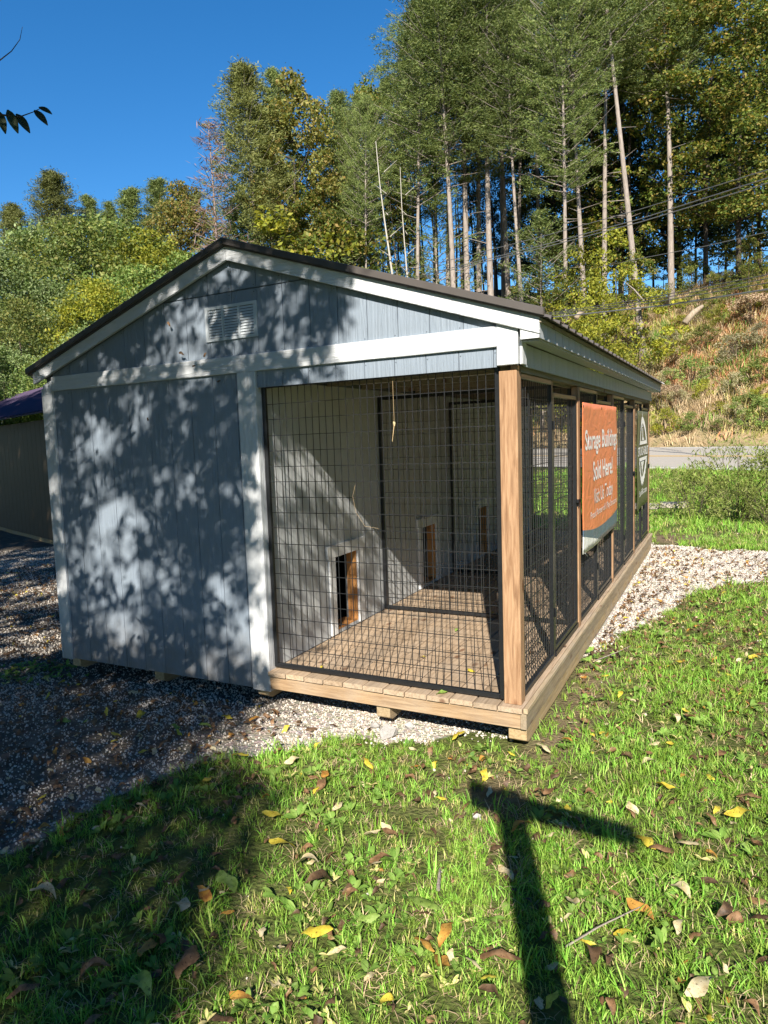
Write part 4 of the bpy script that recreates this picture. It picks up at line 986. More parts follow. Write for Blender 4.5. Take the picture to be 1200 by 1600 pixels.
for (px, py, rz, s_) in [(4, 192, 1.3, 1.1), (20, 190, 1.15, 1.25), (36, 193, .95, 1.15), (64, 184, .85, 1.0), (71, 173, .5, .75), (-12, 186, 1.4, 1.2)]:
    p = at(px, py, D_); ux = _r*math.cos(rz)-_u*math.sin(rz); n_ = -_f+_u*.3+_r*.2; uy = np.cross(n_, ux); uy /= np.linalg.norm(uy); n_ = np.cross(ux, uy)
    o_ = link('leaf', lme); Mx = Matrix(((ux[0]*s_, uy[0]*s_, n_[0]*s_, p[0]), (ux[1]*s_, uy[1]*s_, n_[1]*s_, p[1]), (ux[2]*s_, uy[2]*s_, n_[2]*s_, p[2]), (0, 0, 0, 1)))
    o_.matrix_world = Mx; child_of(o_, st1)

# ------------------------------------------------------------------ wooden T post behind the photographer (casts the T shadow)
tpst = empty('sign_post', (1.50, -4.5, -.3), 'weathered timber post with a crossbar, standing just behind the camera', 'post')
m = MB().prism([(1.50, -.6), (1.63, -.6), (1.50, 2.50), (1.385, 2.50)], 1, -4.56, -4.46); m.build('upright', M['rim_x'], tpst)
m = MB().prism([(1.27, 2.42), (2.05, 2.40), (2.06, 2.50), (1.45, 2.55), (1.27, 2.60)], 1, -4.62, -4.57); m.build('crossbar', M['rim_x'], tpst)

# ------------------------------------------------------------------ scatter (geometry nodes) for stuff
def scatter(name, P, rot, scl, idx, protos, label=None):
    n = len(P); me = bpy.data.meshes.new(name); me.vertices.add(n); me.vertices.foreach_set('co', np.asarray(P, np.float32).ravel())
    a = me.attributes.new('rot', 'FLOAT_VECTOR', 'POINT'); a.data.foreach_set('vector', np.asarray(rot, np.float32).ravel())
    a = me.attributes.new('scl', 'FLOAT', 'POINT'); a.data.foreach_set('value', np.asarray(scl, np.float32))
    a = me.attributes.new('idx', 'INT', 'POINT'); a.data.foreach_set('value', np.asarray(idx, np.int32))
    o = link(name, me); o['kind'] = 'stuff'
    if label: o['label'] = label
    col = bpy.data.collections.new(name+'_kinds')
    for i, pm in enumerate(protos):
        po = bpy.data.objects.new(f'{name}_kind_{i:02d}', pm); col.objects.link(po)
    ng = bpy.data.node_groups.new(name, 'GeometryNodeTree')
    ng.interface.new_socket('Geometry', in_out='INPUT', socket_type='NodeSocketGeometry'); ng.interface.new_socket('Geometry', in_out='OUTPUT', socket_type='NodeSocketGeometry')
    gi, go = ng.nodes.new('NodeGroupInput'), ng.nodes.new('NodeGroupOutput')
    ci = ng.nodes.new('GeometryNodeCollectionInfo'); ci.inputs['Collection'].default_value = col; ci.inputs['Separate Children'].default_value = True; ci.inputs['Reset Children'].default_value = True
    ip = ng.nodes.new('GeometryNodeInstanceOnPoints'); ip.inputs['Pick Instance'].default_value = True
    def na(nm, ty):
        x = ng.nodes.new('GeometryNodeInputNamedAttribute'); x.data_type = ty; x.inputs['Name'].default_value = nm
        return x.outputs['Attribute']
    ng.links.new(gi.outputs[0], ip.inputs['Points']); ng.links.new(ci.outputs[0], ip.inputs['Instance'])
    er = ng.nodes.new('FunctionNodeEulerToRotation'); ng.links.new(na('rot', 'FLOAT_VECTOR'), er.inputs[0]); ng.links.new(er.outputs[0], ip.inputs['Rotation'])
    ng.links.new(na('scl', 'FLOAT'), ip.inputs['Scale']); ng.links.new(na('idx', 'INT'), ip.inputs['Instance Index'])
    ng.links.new(ip.outputs[0], go.inputs[0])
    md = o.modifiers.new('scatter', 'NODES'); md.node_group = ng; return o
def tuft(seed, n, h, w_, spread, lean=.5, mat=None, clump=.0):
    r = np.random.default_rng(seed); V = []; F3 = []; F4 = []
    for i in range(n):
        a = r.uniform(0, 2*PI); b0 = np.array([*(r.normal(size=2)*spread), -.004]); hh = h*r.uniform(.45, 1.25); ln = lean*r.uniform(.2, 1.2)
        d = np.array([math.cos(a), math.sin(a), 0]); s_ = np.array([-d[1], d[0], 0])*w_*r.uniform(.7, 1.3)*.5; k = len(V)
        for t, ww in ((0, .8), (.4, 1.0), (.75, .7)):
            c_ = b0+d*hh*ln*t*t+np.array([0, 0, hh*t*(1-.25*ln*t)]); V += [c_-s_*ww, c_+s_*ww]
        V.append(b0+d*hh*ln+np.array([0, 0, hh*(1-.3*ln)])); F4 += [(k, k+1, k+3, k+2), (k+2, k+3, k+5, k+4)]; F3.append((k+4, k+5, k+6))
    return mesh_np('tuft', np.array(V), [np.array(F4), np.array(F3)], [mat], smooth=False)
GA = leaf_mat('fresh_grass', [(.133, .276, .026), (.208, .376, .044), (.287, .473, .068), (.376, .517, .111)], trans=.3, objvar=.3, huevar=.02)
GB = leaf_mat('yellowing_grass', [(.300, .363, .076), (.514, .470, .171), (.643, .536, .256), (.236, .321, .064)], trans=.25)
GC = leaf_mat('dry_straw', [(.421, .316, .176), (.597, .456, .281), (.281, .211, .124)], trans=.15)
GR = leaf_mat('rust_grass', [(.546, .255, .127), (.692, .364, .200), (.473, .309, .164)], trans=.2)
WD = leaf_mat('broad_weed', [(.086, .187, .029), (.144, .259, .043), (.201, .302, .064)], trans=.25)
tufts = [tuft(101+i, 14, .060+.010*(i % 3), .0042, .020, .9, GA) for i in range(5)]+[tuft(111, 10, .11, .006, .014, 1.0, GA), tuft(112, 10, .05, .0035, .02, 1.2, GB), tuft(113, 7, .06, .003, .018, 1.8, GC)]
def rosette(seed, n, L_, Wd, mat):
    r = np.random.default_rng(seed); V = []; F = []
    for i in range(n):
        lv, lf_ = leaf_mesh(L_*r.uniform(.6, 1.2), Wd*r.uniform(.7, 1.2), .12, .2, 4); a = r.uniform(0, 2*PI); tl = r.uniform(.1, .7); k = len(V); rr = L_*r.uniform(.35, .7)
        ca, sa = math.cos(a), math.sin(a)
        for x, y, z in lv:
            x2 = x*math.cos(tl)+rr; z2 = z+x*math.sin(tl)+.012+L_*.25; V.append((ca*x2-sa*y, sa*x2+ca*y, z2))
        F += [tuple(k+j for j in f) for f in lf_]
    me = bpy.data.meshes.new('weed'); me.from_pydata(V, [], F); me.materials.append(mat); return me
weeds = [rosette(201, 6, .035, .020, WD), rosette(202, 5, .05, .022, WD), rosette(203, 8, .022, .018, WD), rosette(204, 6, .03, .012, GB)]
def sample(r0, r1, dens, a0=-62, a1=48, seed=0):
    r = np.random.default_rng(seed); A_ = math.radians(a1-a0)/2*(r1*r1-r0*r0); n = int(A_*dens)
    rr = np.sqrt(r.uniform(r0*r0, r1*r1, n)); az = np.radians(r.uniform(a0, a1, n)); return CAM[0]+rr*np.sin(az), CAM[1]+rr*np.cos(az), r
def under_shed(x, y, m=0.0): return (x > -W-.02-m) & (x < .03+m) & (y > -.03-m) & (y < L+.05+m)
P = []; Rr = []; Sc = []; Id = []
for (r0, r1, dens, smin, smax, sd) in [(.9, 4.6, 760, .45, 1.0, 1), (4.6, 8, 420, .6, 1.15, 2), (8, 14, 190, .9, 1.6, 3), (14, 27, 48, 1.6, 3.0, 4)]:
    x, y, r = sample(r0, r1, dens, seed=sd)
    g = gravel_mask(x, y)+.35*np.sin(x*5+y*4)*.3; dm = dirt_mask(x, y); s_, u_ = su(x, y)
    pat = .5+.5*np.sin(x*2.1+y*1.3+1.5*np.sin(y*1.7))*np.cos(y*2.4-x*.8)
    keep = (g < .42+.1*r.normal(size=len(x))) & (r.uniform(0, 1, len(x)) > dm*.85) & ~under_shed(x, y) & (s_ < -.25) & (r.uniform(0, 1, len(x)) < .5+.65*pat)
    x, y, pat = x[keep], y[keep], pat[keep]; n = len(x); z = terrain(x, y)
    P.append(np.stack([x, y, z], 1)); Rr.append(np.stack([r.normal(size=n)*.15, r.normal(size=n)*.15, r.uniform(0, 6.28, n)], 1))
    Sc.append(r.uniform(smin, smax, n)*(.8+.35*pat)); w1 = r.uniform(0, 1, n); dry = .16+.34*(1-pat)
    Id.append(np.where(w1 < dry*.6, 7, np.where(w1 < dry, 6, np.where(w1 > .93, 5, r.integers(0, 5, n)))))
scatter('lawn_grass', np.concatenate(P), np.concatenate(Rr), np.concatenate(Sc), np.concatenate(Id), tufts)
# weeds between the grass, and on the gravel at the far left
x, y, r = sample(.9, 9, 150, seed=8); pat = np.sin(x*4+2)*np.cos(y*3.3+x)+.5*np.sin(x*9-y*7)
keep = (gravel_mask(x, y) < .3) & ~under_shed(x, y) & (pat > .1); x, y = x[keep], y[keep]
xa, ya = -4.15+r.normal(size=90)*.22, -.15+r.normal(size=90)*.16; x, y = np.concatenate([x, xa]), np.concatenate([y, ya]); n = len(x)
scatter('low_weeds', np.stack([x, y, terrain(x, y)], 1), np.stack([r.normal(size=n)*.2, r.normal(size=n)*.2, r.uniform(0, 6.28, n)], 1), r.uniform(.6, 1.5, n), r.integers(0, 4, n), weeds)
# gravel stones
def stone_mesh(seed, mat, rough=.28, sub=1):
    r = np.random.default_rng(seed); import bmesh
    bm = bmesh.new(); bmesh.ops.create_icosphere(bm, subdivisions=sub, radius=.5)
    sx_, sy_, sz_ = r.uniform(.8, 1.3), r.uniform(.6, 1.0), r.uniform(.45, .8)
    for v in bm.verts:
        k = 1+r.normal()*rough*.5; v.co.x *= sx_*k; v.co.y *= sy_*k; v.co.z *= sz_*k
    me = bpy.data.meshes.new('stone'); bm.to_mesh(me); bm.free(); me.materials.append(mat); return me
def stone_mat(name, cols):
    m, nt, b, o = new_mat(name); oi = nt.nodes.new('ShaderNodeObjectInfo'); r = ramp(nt, [(i/(len(cols)-1), c) for i, c in enumerate(cols)], oi.outputs['Random'])
    v = coords(nt); n = noise(nt, v, 3, 4, .6); c = mixc(nt, r.outputs[0], (.7, .66, .6), math_(nt, 'MULTIPLY', n, .35), 'MULTIPLY'); nt.links.new(c, b.inputs['Base Color']); b.inputs['Roughness'].default_value = .85; return m
SM = stone_mat('limestone_gravel', [(.48, .42, .34), (.62, .56, .48), (.70, .66, .60), (.52, .48, .44), (.66, .59, .50), (.42, .37, .32)])
st = [stone_mesh(300+i, SM, sub=1) for i in range(6)]
P = []; Sc = []; Rr = []; Id = []
for (r0, r1, dens, a, b2, sd) in [(1.5, 6.5, 2600, .008, .021, 11), (6.5, 15, 1500, .010, .024, 12)]:
    x, y, r = sample(r0, r1, dens, seed=sd); keep = (gravel_mask(x, y) > .38+.14*r.normal(size=len(x))) & ~((x > -W) & (x < 0) & (y > .9) & (y < L)); yd = (x < -1.5) & (np.sin(x*3.1+y*2.3)+np.sin(x*1.3-y*4.1+1)+.6*r.normal(size=len(x)) > -.1); keep &= ~(yd & (r.uniform(0, 1, len(x)) < .6)); x, y = x[keep], y[keep]; n = len(x)
    s_ = a+(b2-a)*r.uniform(0, 1, n)**2.2; P.append(np.stack([x, y, terrain(x, y)+s_*.18], 1)); Sc.append(s_); Rr.append(r.uniform(0, 6.28, (n, 3))); Id.append(r.integers(0, 6, n))
scatter('gravel_stones', np.concatenate(P), np.concatenate(Rr), np.concatenate(Sc), np.concatenate(Id), st)

# ------------------------------------------------------------------ bank vegetation
big = [tuft(401, 22, .62, .022, .14, .7, GC), tuft(402, 22, .55, .020, .14, .8, GR), tuft(403, 20, .50, .028, .16, .7, GB), tuft(404, 18, .42, .035, .18, .8, WD), tuft(405, 14, .8, .018, .1, .5, GC)]
r = np.random.default_rng(21); n = 26000; s_ = 8.3+14*r.uniform(0, 1, n)**.9; u_ = r.uniform(-26, 34, n)
x = RB[0]+RD[0]*u_+RN[0]*s_; y = RB[1]+RD[1]*u_+RN[1]*s_
pat = np.sin(u_*.55+1.7)*np.cos(s_*.6+u_*.2)+.6*np.sin(u_*1.4-s_*.9)
keep = r.uniform(0, 1, n) < np.clip((s_-8.3)/4.5, .12, 1)*.95; x, y, pat, s_, u_ = x[keep], y[keep], pat[keep], s_[keep], u_[keep]; n = len(x)
hi = (s_ > 12.5) & (np.abs(u_-6) < 4.0)
idx = np.where(hi & (r.uniform(0, 1, n) < .6), 1, np.where(pat > .75, 3, np.where(pat > .25, 2, 0))); idx = np.where(r.uniform(0, 1, n) < .35, r.integers(0, 5, n), idx)
scatter('bank_grass', np.stack([x, y, terrain(x, y)-.03], 1), np.stack([r.normal(size=n)*.2, r.normal(size=n)*.2, r.uniform(0, 6.28, n)], 1), r.uniform(.5, 1.25, n), idx, big)
SHM = {'pale': leaf_mat('pale_seed_heads', [(.24, .24, .11), (.40, .37, .22), (.50, .44, .30), (.20, .22, .07)]), 'green': LG, 'dry': leaf_mat('dry_brush', [(.26, .18, .11), (.38, .27, .18), (.22, .19, .09)], trans=.1), 'dark': LD, 'yg': LY}
SHP = {}
for i, (k, mt) in enumerate(SHM.items()):
    V, F, cc = leafy_crown(30, 110, 1.0, .05, 1.3, .075, 500+i, 1.0, flat=.8); tr = MB(); qq = np.random.default_rng(i)
    for c0 in cc[:14]: tr.tube([(c0[0]*.1, c0[1]*.1, -.1), tuple(c0*.6), tuple(c0)], [.018, .012, .006], 4, False)
    SHP[k] = (mb_mesh('stems', tr, BKD), mesh_np('foliage', V, F, [mt]))
kinds = {'pale': 'pale feathery wild bush', 'green': 'green leafy bush', 'dry': 'dry brown brush clump', 'dark': 'dark green low bush', 'yg': 'yellow-green bush'}
SB = {k: [] for k in kinds}
spots = []
for (px, py, k, sc_) in [(985, 545, 'pale', 1.3), (1060, 545, 'pale', 1.1), (1010, 540, 'pale', .9), (1100, 540, 'green', 1.0), (1150, 560, 'pale', 1.2), (1080, 600, 'green', 1.2), (1150, 620, 'pale', 1.0), (1045, 600, 'pale', .8), (1190, 590, 'green', 1.1), (1120, 640, 'yg', .7),
    (1035, 640, 'dry', 1.2), (1080, 665, 'green', .9), (1040, 670, 'yg', .9), (1125, 665, 'green', .6), (1190, 665, 'green', 1.0), (1175, 500, 'dry', 1.5), (1130, 505, 'yg', 1.0), (1090, 480, 'green', 1.0), (1150, 470, 'green', 1.3), (1045, 480, 'yg', 1.4), (1010, 470, 'green', 1.5), (960, 500, 'yg', 1.6),
    (930, 520, 'green', 1.5), (975, 575, 'green', 1.1), (1010, 590, 'pale', 1.1), (1190, 540, 'pale', 1.0), (1110, 590, 'pale', .9), (1060, 635, 'pale', .8), (1170, 640, 'green', .9), (1195, 620, 'yg', .7), (1015, 505, 'dry', 1.0), (1065, 510, 'yg', .9),
    (1200, 480, 'yg', 1.1), (1125, 450, 'dry', 1.4), (1170, 440, 'green', 1.5), (1080, 450, 'green', 1.4), (850, 640, 'green', 1.2), (870, 600, 'yg', 1.4), (860, 660, 'pale', 1.0), (835, 620, 'green', 1.3), (1145, 655, 'pale', .7), (1100, 620, 'yg', .8)]:
    # walk along the line of sight to the slope
    D = 27.0
    while D < 60:
        p = at(px, py+8, D)
        if p[2] < tz(p[0], p[1]): break
        D += .15
    spots.append((p[0], p[1], k, sc_))
for (x, y, k, sc_) in spots:
    root = empty('bush', (x, y, tz(x, y)), 'x', 'bush', 'bushes on the roadside bank'); root.rotation_euler.z = R_.uniform(0, 6.28); sc_ *= .82; root.scale = (sc_*R_.uniform(.8, 1.35), sc_*R_.uniform(.8, 1.35), sc_*R_.uniform(.75, 1.25))
    link('stems', SHP[k][0], parent=root); link('foliage', SHP[k][1], parent=root); SB[k].append(root)
for k in kinds: order_labels(SB[k], '{1} on the roadside bank, {0} of its kind from the left', {o.name: kinds[k] for o in SB[k]})
# willow-like bush by the ditch
def willow(seed, R, h, ncl, per):
    V, F, cc = leafy_crown(ncl, per, R, .05, h, .085, seed, 1.0, flat=1.1); r = np.random.default_rng(seed)
    Cc = V.reshape(-1, 4, 3).mean(1); nrm = rvec(len(Cc), r); t = rvec(len(Cc), r); t[:, 2] += .9; t /= np.linalg.norm(t, axis=1, keepdims=True); sd = np.cross(t, nrm); sd /= np.linalg.norm(sd, axis=1, keepdims=True)
    V, F = quads(Cc, t*.06*r.uniform(.6, 1.3, len(Cc))[:, None], sd*.0125); tr = MB()
    for c0 in cc[:30]: tr.tube([(c0[0]*.12, c0[1]*.12, -.1), tuple(c0*np.array([.5, .5, .6])), tuple(c0*1.03)], [.010, .007, .003], 4, False)
    return mb_mesh('stems', tr, BKD), mesh_np('foliage', V, F, [leaf_mat('willow_leaves', [(.13, .18, .03), (.19, .25, .05), (.27, .32, .08), (.34, .34, .13)])])
for (px, D, sx_, sz_, lab) in [(1155, 17.2, 1.0, 1.0, 'largest narrow-leaved green bush in front of the road'), (1085, 16.6, .75, .68, 'lower left part of the narrow-leaved bushes beside the concrete slab'), (1215, 16.5, .9, .85, 'narrow-leaved bush at the right edge in front of the road')]:
    x, y = tp(px, D); pr = willow(int(px), 1.15, 1.75, 46, 60); root = empty('willow_bush', (x, y, tz(x, y)), lab, 'bush'); root.scale = (sx_, sx_, sz_); link('stems', pr[0], parent=root); link('foliage', pr[1], parent=root)
# concrete slab over the ditch
conc = simple_mat('old_concrete', (.42, .38, .31), .9, 0, 6, .2, .5)
def px_box(name, px0, px1, py, D, dz, depth, mat, label, cat):
    a, b2 = at(px0, py, D), at(px1, py, D); d = (b2-a)[:2]; ln = float(np.hypot(*d)); m = MB().box((0, 0, 0), (ln, depth, dz)); o = m.build(name, mat, None, loc=(0, 0, 0), bevel=.01)
    o.location = (a[0], a[1], a[2]); o.rotation_euler.z = math.atan2(d[1], d[0]); tag(o, label, cat); return o
px_box('concrete_slab', 985, 1030, 796, 17.5, .10, .5, conc, 'flat pale concrete slab bridging the ditch beyond the shed corner', 'slab')
px_box('concrete_slab', 1031, 1076, 794, 17.3, .10, .5, conc, 'second pale concrete slab, beside the bush over the ditch', 'slab')
# logs and pale stones on the bank
for (px, py, px2, py2, D, rr, lab) in [(1070, 505, 1098, 478, 40, .16, 'pale broken log lying high on the bank'), (1006, 470, 975, 440, 41, .035, 'thin bare fallen branch under the maple sapling'), (900, 497, 912, 488, 36, .12, 'short tan log end just above the metal eave')]:
    a, b2 = at(px, py, D), at(px2, py2, D+.5); m = MB(); mid = (a+b2)/2+np.array([0, 0, .1]); m.tube([a, mid, b2], [rr, rr*.9, rr*.5], 8); tag(m.build('log', bark_mat('pale_log', (.46, .38, .28), (.28, .21, .14)) if rr > .1 else BK, smooth=True), lab, 'log')

# ------------------------------------------------------------------ power and telephone cables over the road
cb = simple_mat('cable_sheath', (.10, .10, .10), .5); cb2 = simple_mat('aluminium_wire', (.30, .30, .30), .4, .6)
CBL = [([(1290, 238), (1200, 265), (1000, 327), (860, 366), (720, 402), (600, 432)], .014, cb2, 'uppermost thin power wire crossing in front of the pines'),
 ([(1290, 250), (1200, 278), (1000, 342), (860, 380), (720, 415), (600, 445)], .018, cb2, 'second power wire, just below the uppermost one'),
 ([(1290, 258), (1200, 286), (1000, 347), (860, 384), (720, 418), (600, 448)], .018, cb2, 'third power wire, paired closely under the second'),
 ([(1290, 345), (1200, 362), (1100, 385), (1000, 404), (900, 425)], .011, cb2, 'single thin wire midway between the upper wires and lower cables'),
 ([(1290, 414), (1200, 429), (1000, 468), (880, 486), (760, 500)], .014, cb, 'top cable of the lower bundle'),
 ([(1290, 420), (1200, 435), (1000, 472), (880, 488), (760, 502)], .014, cb, 'second cable down in the lower bundle'),
 ([(1290, 428), (1200, 442), (1000, 476), (880, 490), (760, 503)], .016, cb, 'third cable down in the lower bundle'),
 ([(1290, 440), (1200, 452), (1040, 477), (880, 494), (760, 505)], .028, cb2, 'thickest pale cable at the bottom of the lower bundle')]
for pts, rr, mt, lab in CBL:
    P3_ = [at(px, py, np.interp(px, [600, 760, 1290], [44, 36, 22])) for px, py in pts]
    m = MB(); m.tube(P3_, rr, 5); tag(m.build('overhead_cable', mt, smooth=True), lab, 'cable', 'overhead cables along the road')

# ------------------------------------------------------------------ fallen leaves
def fl_mat(name, a, b_, c_):
    m, nt, b, o = new_mat(name); v = coords(nt); n = noise(nt, v, 38, 4, .6); n2 = noise(nt, v, 140, 2, .6)
    c = ramp(nt, [(.3, a), (.5, b_), (.72, c_)], n).outputs[0]; c = mixc(nt, c, tuple(x*.35 for x in a), ramp(nt, [(.6, (0, 0, 0)), (.68, (.8, .8, .8))], n2).outputs[0])
    nt.links.new(c, b.inputs['Base Color']); b.inputs['Roughness'].default_value = .6; bump(nt, n, b, .4, .004)
    t = nt.nodes.new('ShaderNodeBsdfTranslucent'); nt.links.new(c, t.inputs[0]); mx = nt.nodes.new('ShaderNodeMixShader'); mx.inputs[0].default_value = .22
    nt.links.new(b.outputs[0], mx.inputs[1]); nt.links.new(t.outputs[0], mx.inputs[2]); nt.links.new(mx.outputs[0], o.inputs[0]); return m
FL = {'yellow': fl_mat('yellow_leaf', (.42, .30, .03), (.62, .50, .05), (.70, .60, .10)), 'cream': fl_mat('cream_leaf', (.50, .38, .18), (.64, .54, .32), (.70, .62, .42)),
      'orange': fl_mat('orange_leaf', (.30, .12, .03), (.52, .26, .05), (.62, .38, .08)), 'brown': fl_mat('brown_leaf', (.11, .06, .028), (.22, .12, .055), (.35, .21, .11)),
      'dark brown': fl_mat('dark_brown_leaf', (.05, .03, .015), (.11, .063, .03), (.17, .105, .06)), 'green': fl_mat('green_leaf', (.12, .20, .03), (.22, .33, .06), (.32, .42, .12))}
LV = {}
for k in FL:
    LV[k] = []
    for i, (ll, ww, cu_, fo_) in enumerate([(.09, .045, .06, .12), (.075, .038, .22, .35), (.10, .04, .12, -.3), (.065, .04, -.15, .5)]):
        if 'brown' in k: cu_ *= 1.8; fo_ *= 1.8
        vv_, ff_ = leaf_mesh(ll, ww, cu_, fo_, 7, .8*(i-1.5)); vv_ = [(a, b_+.006*math.sin(a*90+i), c_+.003*math.sin(a*140+b_*200)) for a, b_, c_ in vv_]
        me = bpy.data.meshes.new('fallen_leaf'); me.from_pydata(vv_, [], ff_); me.materials.append(FL[k]); me.polygons.foreach_set('use_smooth', np.ones(len(me.polygons), bool)); LV[k].append(me)
def ground_hit(px, py):
    d = ray(px, py); t = .5
    while t < 40:
        p = CAM+d*t
        if p[2] < tz(p[0], p[1]): return p
        t += .01
NLEAF = [0]
def zone(x, y, surf):
    if surf == 'deck': return 'lying on the kennel deck boards' 
    if surf == 'gravel':
        if x > -.3: return 'on the pale gravel right of the shed'
        if y < -1.0 or x < -2: return 'on the shaded gravel left of the lawn'
        return 'on the gravel in front of the shed'
    if x < edge_x(y): return 'in the shaded grass at the lower left'
    if y < -.9 and x < .35: return 'in the sunlit grass left of the T-shaped shadow'
    if y < -.9: return 'in the sunlit grass right of the T-shaped shadow'
    if x > .5 or y > .6: return 'in the grass along the right side of the shed'
    return 'in the grass below the front corner of the deck'
def put_leaf(k, x, y, z, sc_, tilt=.35, surf='grass', rz=None):
    ki = R_.randrange(4); o_ = link('fallen_leaf', LV[k][ki], (x, y, z), (R_.uniform(-tilt, tilt), R_.uniform(-tilt, tilt), R_.uniform(0, 6.28) if rz is None else rz), (sc_,)*3)
    tag(o_, f"{'small' if sc_ < .85 else 'large' if sc_ > 1.25 else 'mid-sized'} {('flat', 'curled', 'arched', 'crumpled')[ki]} {k} leaf {zone(x, y, surf)}", 'leaf', 'fallen leaves'); NLEAF[0] += 1; return o_
for (px, py, k, s_) in [(1065, 1410, 'cream', 1.1), (1010, 1332, 'yellow', 1.15), (1040, 1240, 'yellow', 1.1), (1155, 1285, 'yellow', 1.2), (1075, 1335, 'cream', .9), (815, 1308, 'orange', 1.2), (482, 1363, 'cream', 1.15), (442, 1333, 'yellow', 1.2), (430, 1288, 'yellow', 1.2),
    (495, 1475, 'yellow', 1.1), (531, 1272, 'cream', .9), (582, 1315, 'cream', 1.0), (505, 1238, 'brown', 1.2), (508, 1222, 'orange', .9), (457, 1200, 'cream', .9), (376, 1192, 'yellow', .9), (447, 1212, 'green', .9), (660, 1430, 'green', 1.3), (575, 1205, 'yellow', .8), (320, 1412, 'orange', 1.2),
    (287, 1430, 'cream', 1.1), (355, 1395, 'green', 1.3), (70, 1412, 'cream', 1.3), (295, 1522, 'brown', 1.4), (225, 1560, 'green', 1.3), (232, 1500, 'orange', 1.2), (500, 1400, 'dark brown', 1.3), (595, 1360, 'brown', 1.0), (790, 1380, 'cream', .9), (893, 1422, 'cream', 1.0), (1000, 1438, 'orange', 1.1),
    (930, 1520, 'dark brown', 1.1), (1148, 1455, 'brown', 1.0), (1095, 1560, 'cream', 1.2), (1080, 1130, 'brown', 1.2), (1177, 1035, 'yellow', 1.3), (1062, 1043, 'yellow', 1.1), (1055, 1133, 'cream', 1.0), (970, 1095, 'yellow', .8), (716, 1160, 'yellow', 1.0), (860, 1250, 'brown', 1.0), (700, 1480, 'orange', 1.2),
    (690, 1518, 'orange', 1.3), (780, 1515, 'brown', 1.2), (640, 1225, 'brown', .8), (1035, 1345, 'brown', 1.1), (1180, 1330, 'brown', 1.1), (955, 1185, 'brown', .9), (885, 1170, 'orange', .8), (850, 1180, 'cream', .9), (150, 1545, 'brown', 1.2), (100, 1130, 'green', 1.0), (220, 1120, 'yellow', 1.3), (180, 1152, 'yellow', .9), (230, 1178, 'yellow', .9),
    (320, 1140, 'green', 1.0), (400, 1130, 'orange', 1.1), (355, 1125, 'yellow', 1.0), (425, 1122, 'brown', 1.0), (1130, 1190, 'brown', 1.0), (1170, 1260, 'brown', .9)]:
    p = ground_hit(px, py)
    if p is None: continue
    sf = 'gravel' if gravel_mask(p[0], p[1]) > .5 else 'grass'; put_leaf(k, p[0], p[1], tz(p[0], p[1])+(.045 if sf == 'grass' else .018), s_*1.25, .35, sf)
for (px, py, k, s_) in [(690, 1082, 'green', 1.3), (735, 1048, 'yellow', .8), (660, 1028, 'yellow', .7), (712, 985, 'green', .8), (770, 958, 'yellow', .6), (502, 1043, 'yellow', .6), (745, 958, 'yellow', .6), (828, 968, 'green', 1.3), (820, 1000, 'brown', 1), (840, 940, 'brown', 1), (850, 990, 'brown', 1.1), (870, 935, 'brown', 1), (880, 945, 'dark brown', 1), (860, 955, 'brown', .9),
    (900, 930, 'brown', .9), (875, 970, 'brown', .9), (832, 1020, 'dark brown', .9), (845, 910, 'brown', 1.), (842, 1005, 'cream', .8), (960, 870, 'brown', .9), (877, 1010, 'dark brown', .8)]:
    d = ray(px, py); t = (.008-CAM[2])/d[2]; p = CAM+d*t; put_leaf(k, p[0], p[1], .010, s_, .15, 'deck')
q = random.Random(17); tries = 0
while NLEAF[0] < 298 and tries < 5000:
    tries += 1; rr = 1.3+q.random()**1.3*5.5; az = math.radians(q.uniform(-58, 6)); x, y = CAM[0]+rr*math.sin(az), CAM[1]+rr*math.cos(az)
    if under_shed(x, y, .05): continue
    sf = 'gravel' if gravel_mask(x, y) > .5 else 'grass'
    put_leaf(q.choices(['brown', 'dark brown', 'cream', 'yellow', 'orange', 'green'], [6, 4, 3, 3, 2, 1])[0], x, y, tz(x, y)+(.038 if sf == 'grass' else .016), q.uniform(.45, 1.15), .5, sf)
allk = ['brown', 'dark brown', 'cream', 'orange', 'yellow']; lp = []
for k in allk: lp += LV[k][:3]
x, y, r = sample(1.2, 12, 60, seed=31); keep = ~under_shed(x, y, .03); x, y = x[keep], y[keep]; 
xl = r.uniform(-9, -1.6, 5200); yl = r.uniform(-2.4, 5.5, 5200); kk = ~under_shed(xl, yl, .03); x = np.concatenate([x, xl[kk]]); y = np.concatenate([y, yl[kk]])
xe = r.uniform(0.0, 1.0, 1100)**1.4*1.5; ye = r.uniform(1.2, 7.9, 1100); x = np.concatenate([x, .06+xe]); y = np.concatenate([y, ye]); n = len(x)
idx = np.where(r.uniform(0, 1, n) < .82, r.integers(0, 6, n), r.integers(6, 15, n))
scatter('leaf_litter', np.stack([x, y, terrain(x, y)+.02], 1), np.stack([r.normal(size=n)*.4, r.normal(size=n)*.4, r.uniform(0, 6.28, n)], 1), r.uniform(.3, .85, n), idx, lp)
# rocks by the skid
RK = simple_mat('grey_limestone', (.42, .40, .38), .85, 0, 9, .25, .6)
for (px, py, s_, lab) in [(605, 1152, .15, 'largest grey rock in front of the middle skid'), (586, 1138, .09, 'small angular rock left of the largest grey rock'), (640, 1140, .07, 'small pale stone right of the largest grey rock'), (405, 1128, .05, 'lone pale stone on the gravel under the white door post'), (345, 1118, .06, 'pale stone on the shaded gravel left of the door post'), (745, 1280, .05, 'dusty stone on the bare patch beside the T shadow')]:
    p = ground_hit(px, py); o_ = link('rock', stone_mesh(int(px), RK, .42, 1), (p[0], p[1], tz(p[0], p[1])+s_*.2), (.2, .1, px*.1), (s_,)*3); tag(o_, lab, 'rock')
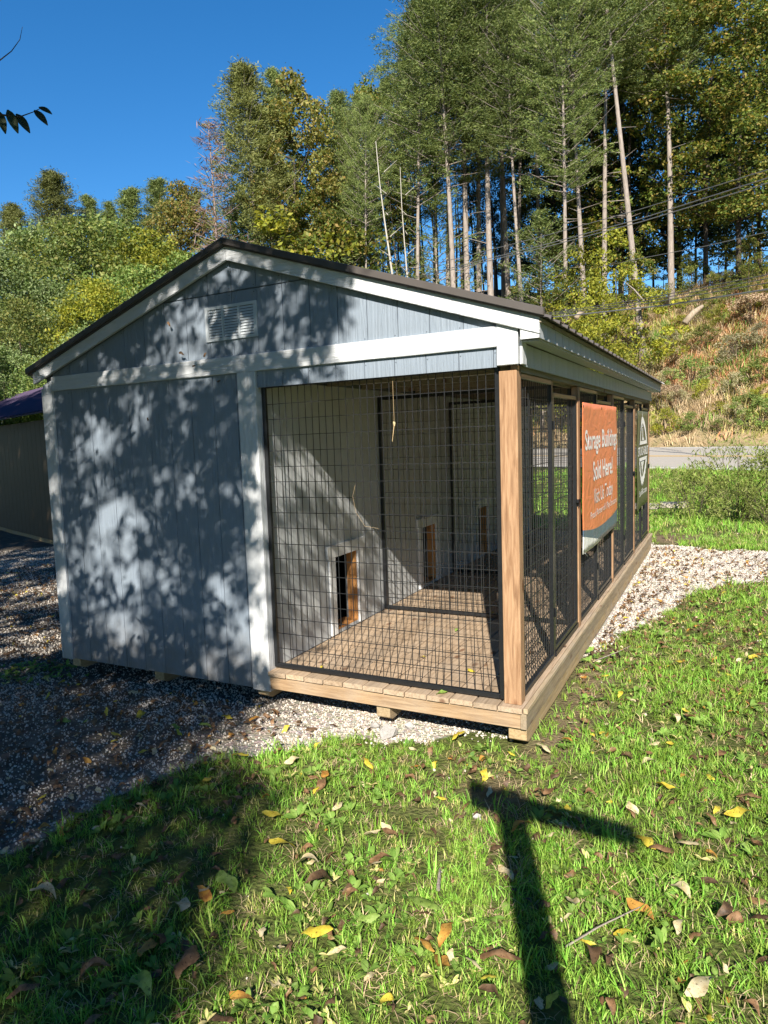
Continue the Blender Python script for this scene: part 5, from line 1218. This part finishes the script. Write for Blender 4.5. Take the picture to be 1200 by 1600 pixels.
# twigs on the grass
for (a, b2, c2, rr, lab) in [((885, 1495), (935, 1468), (1000, 1440), .004, 'long thin reddish twig lying in the grass on the right'), ((685, 1405), (686, 1395), (688, 1378), .008, 'short dark stick standing in the grass below the deck'), ((930, 1040), (965, 1028), (985, 1020), .004, 'thin twig at the edge of the right gravel'), ((400, 1148), (440, 1140), (500, 1148), .003, 'thin straw-coloured twig on the front gravel')]:
    pp = [ground_hit(*v_)+np.array([0, 0, .04+.01*i]) for i, v_ in enumerate((a, b2, c2))]; m = MB(); m.tube(pp, [rr, rr*.9, rr*.5], 5); tag(m.build('twig', BK), lab, 'twig')
# leaves and bits caught on the wall and mesh
def onwall(px, py, y=-.018): d = ray(px, py); t = (y-CAM[1])/d[1]; return CAM+d*t
for (px, py, k, rx, s_, lab) in [(265, 506, 'brown', 1.2, .55, 'curled brown leaf caught high on the gable left of the vent'), (284, 552, 'dark brown', .5, .6, 'narrow dark leaf stuck above the white band'), (321, 555, 'brown', 2.2, .5, 'round brown leaf on top of the white band'), (303, 572, 'dark brown', 3.1, .4, 'tiny dark leaf on the white band'), (342, 596, 'dark brown', 3.0, .4, 'dark leaf just under the white band'), (232, 655, 'dark brown', 1.6, .4, 'slim dark leaf on the left wall below the band')]:
    p = onwall(px, py, -.045); o_ = link('dry_leaf', LV[k][1], tuple(p), (PI/2, rx, .2), (s_,)*3); tag(o_, lab, 'leaf', 'dry leaves stuck to the wall')
thr = simple_mat('dry_stalk', (.50, .36, .20), .8)
a = onwall(613, 585, .03); b2 = onwall(616, 662, .03); c2 = onwall(613, 690, .03); m = MB().tube([a, (a+b2)/2, b2], .0009, 5).tube([b2, c2], [.0028, .0015], 5); m.v += []; m2 = m.build('dry_stalk', thr); tag(m2, 'tan dry stalk hanging in the front wire mesh near its top', 'stalk')
p = b2; o_ = link('dry_leaf', LV['cream'][3], tuple(p), (PI/2, 1.2, 0), (.45,)*3); tag(o_, 'small cream leaf hanging at the end of the dry stalk in the mesh', 'leaf')
pts = [onwall(*v_, .03) for v_ in ((555, 758), (551, 775), (556, 800), (570, 822), (592, 826))]; tag(MB().tube(pts, .0007, 5).build('dry_stalk', thr), 'curved thin straw caught in the middle of the front wire mesh', 'stalk')
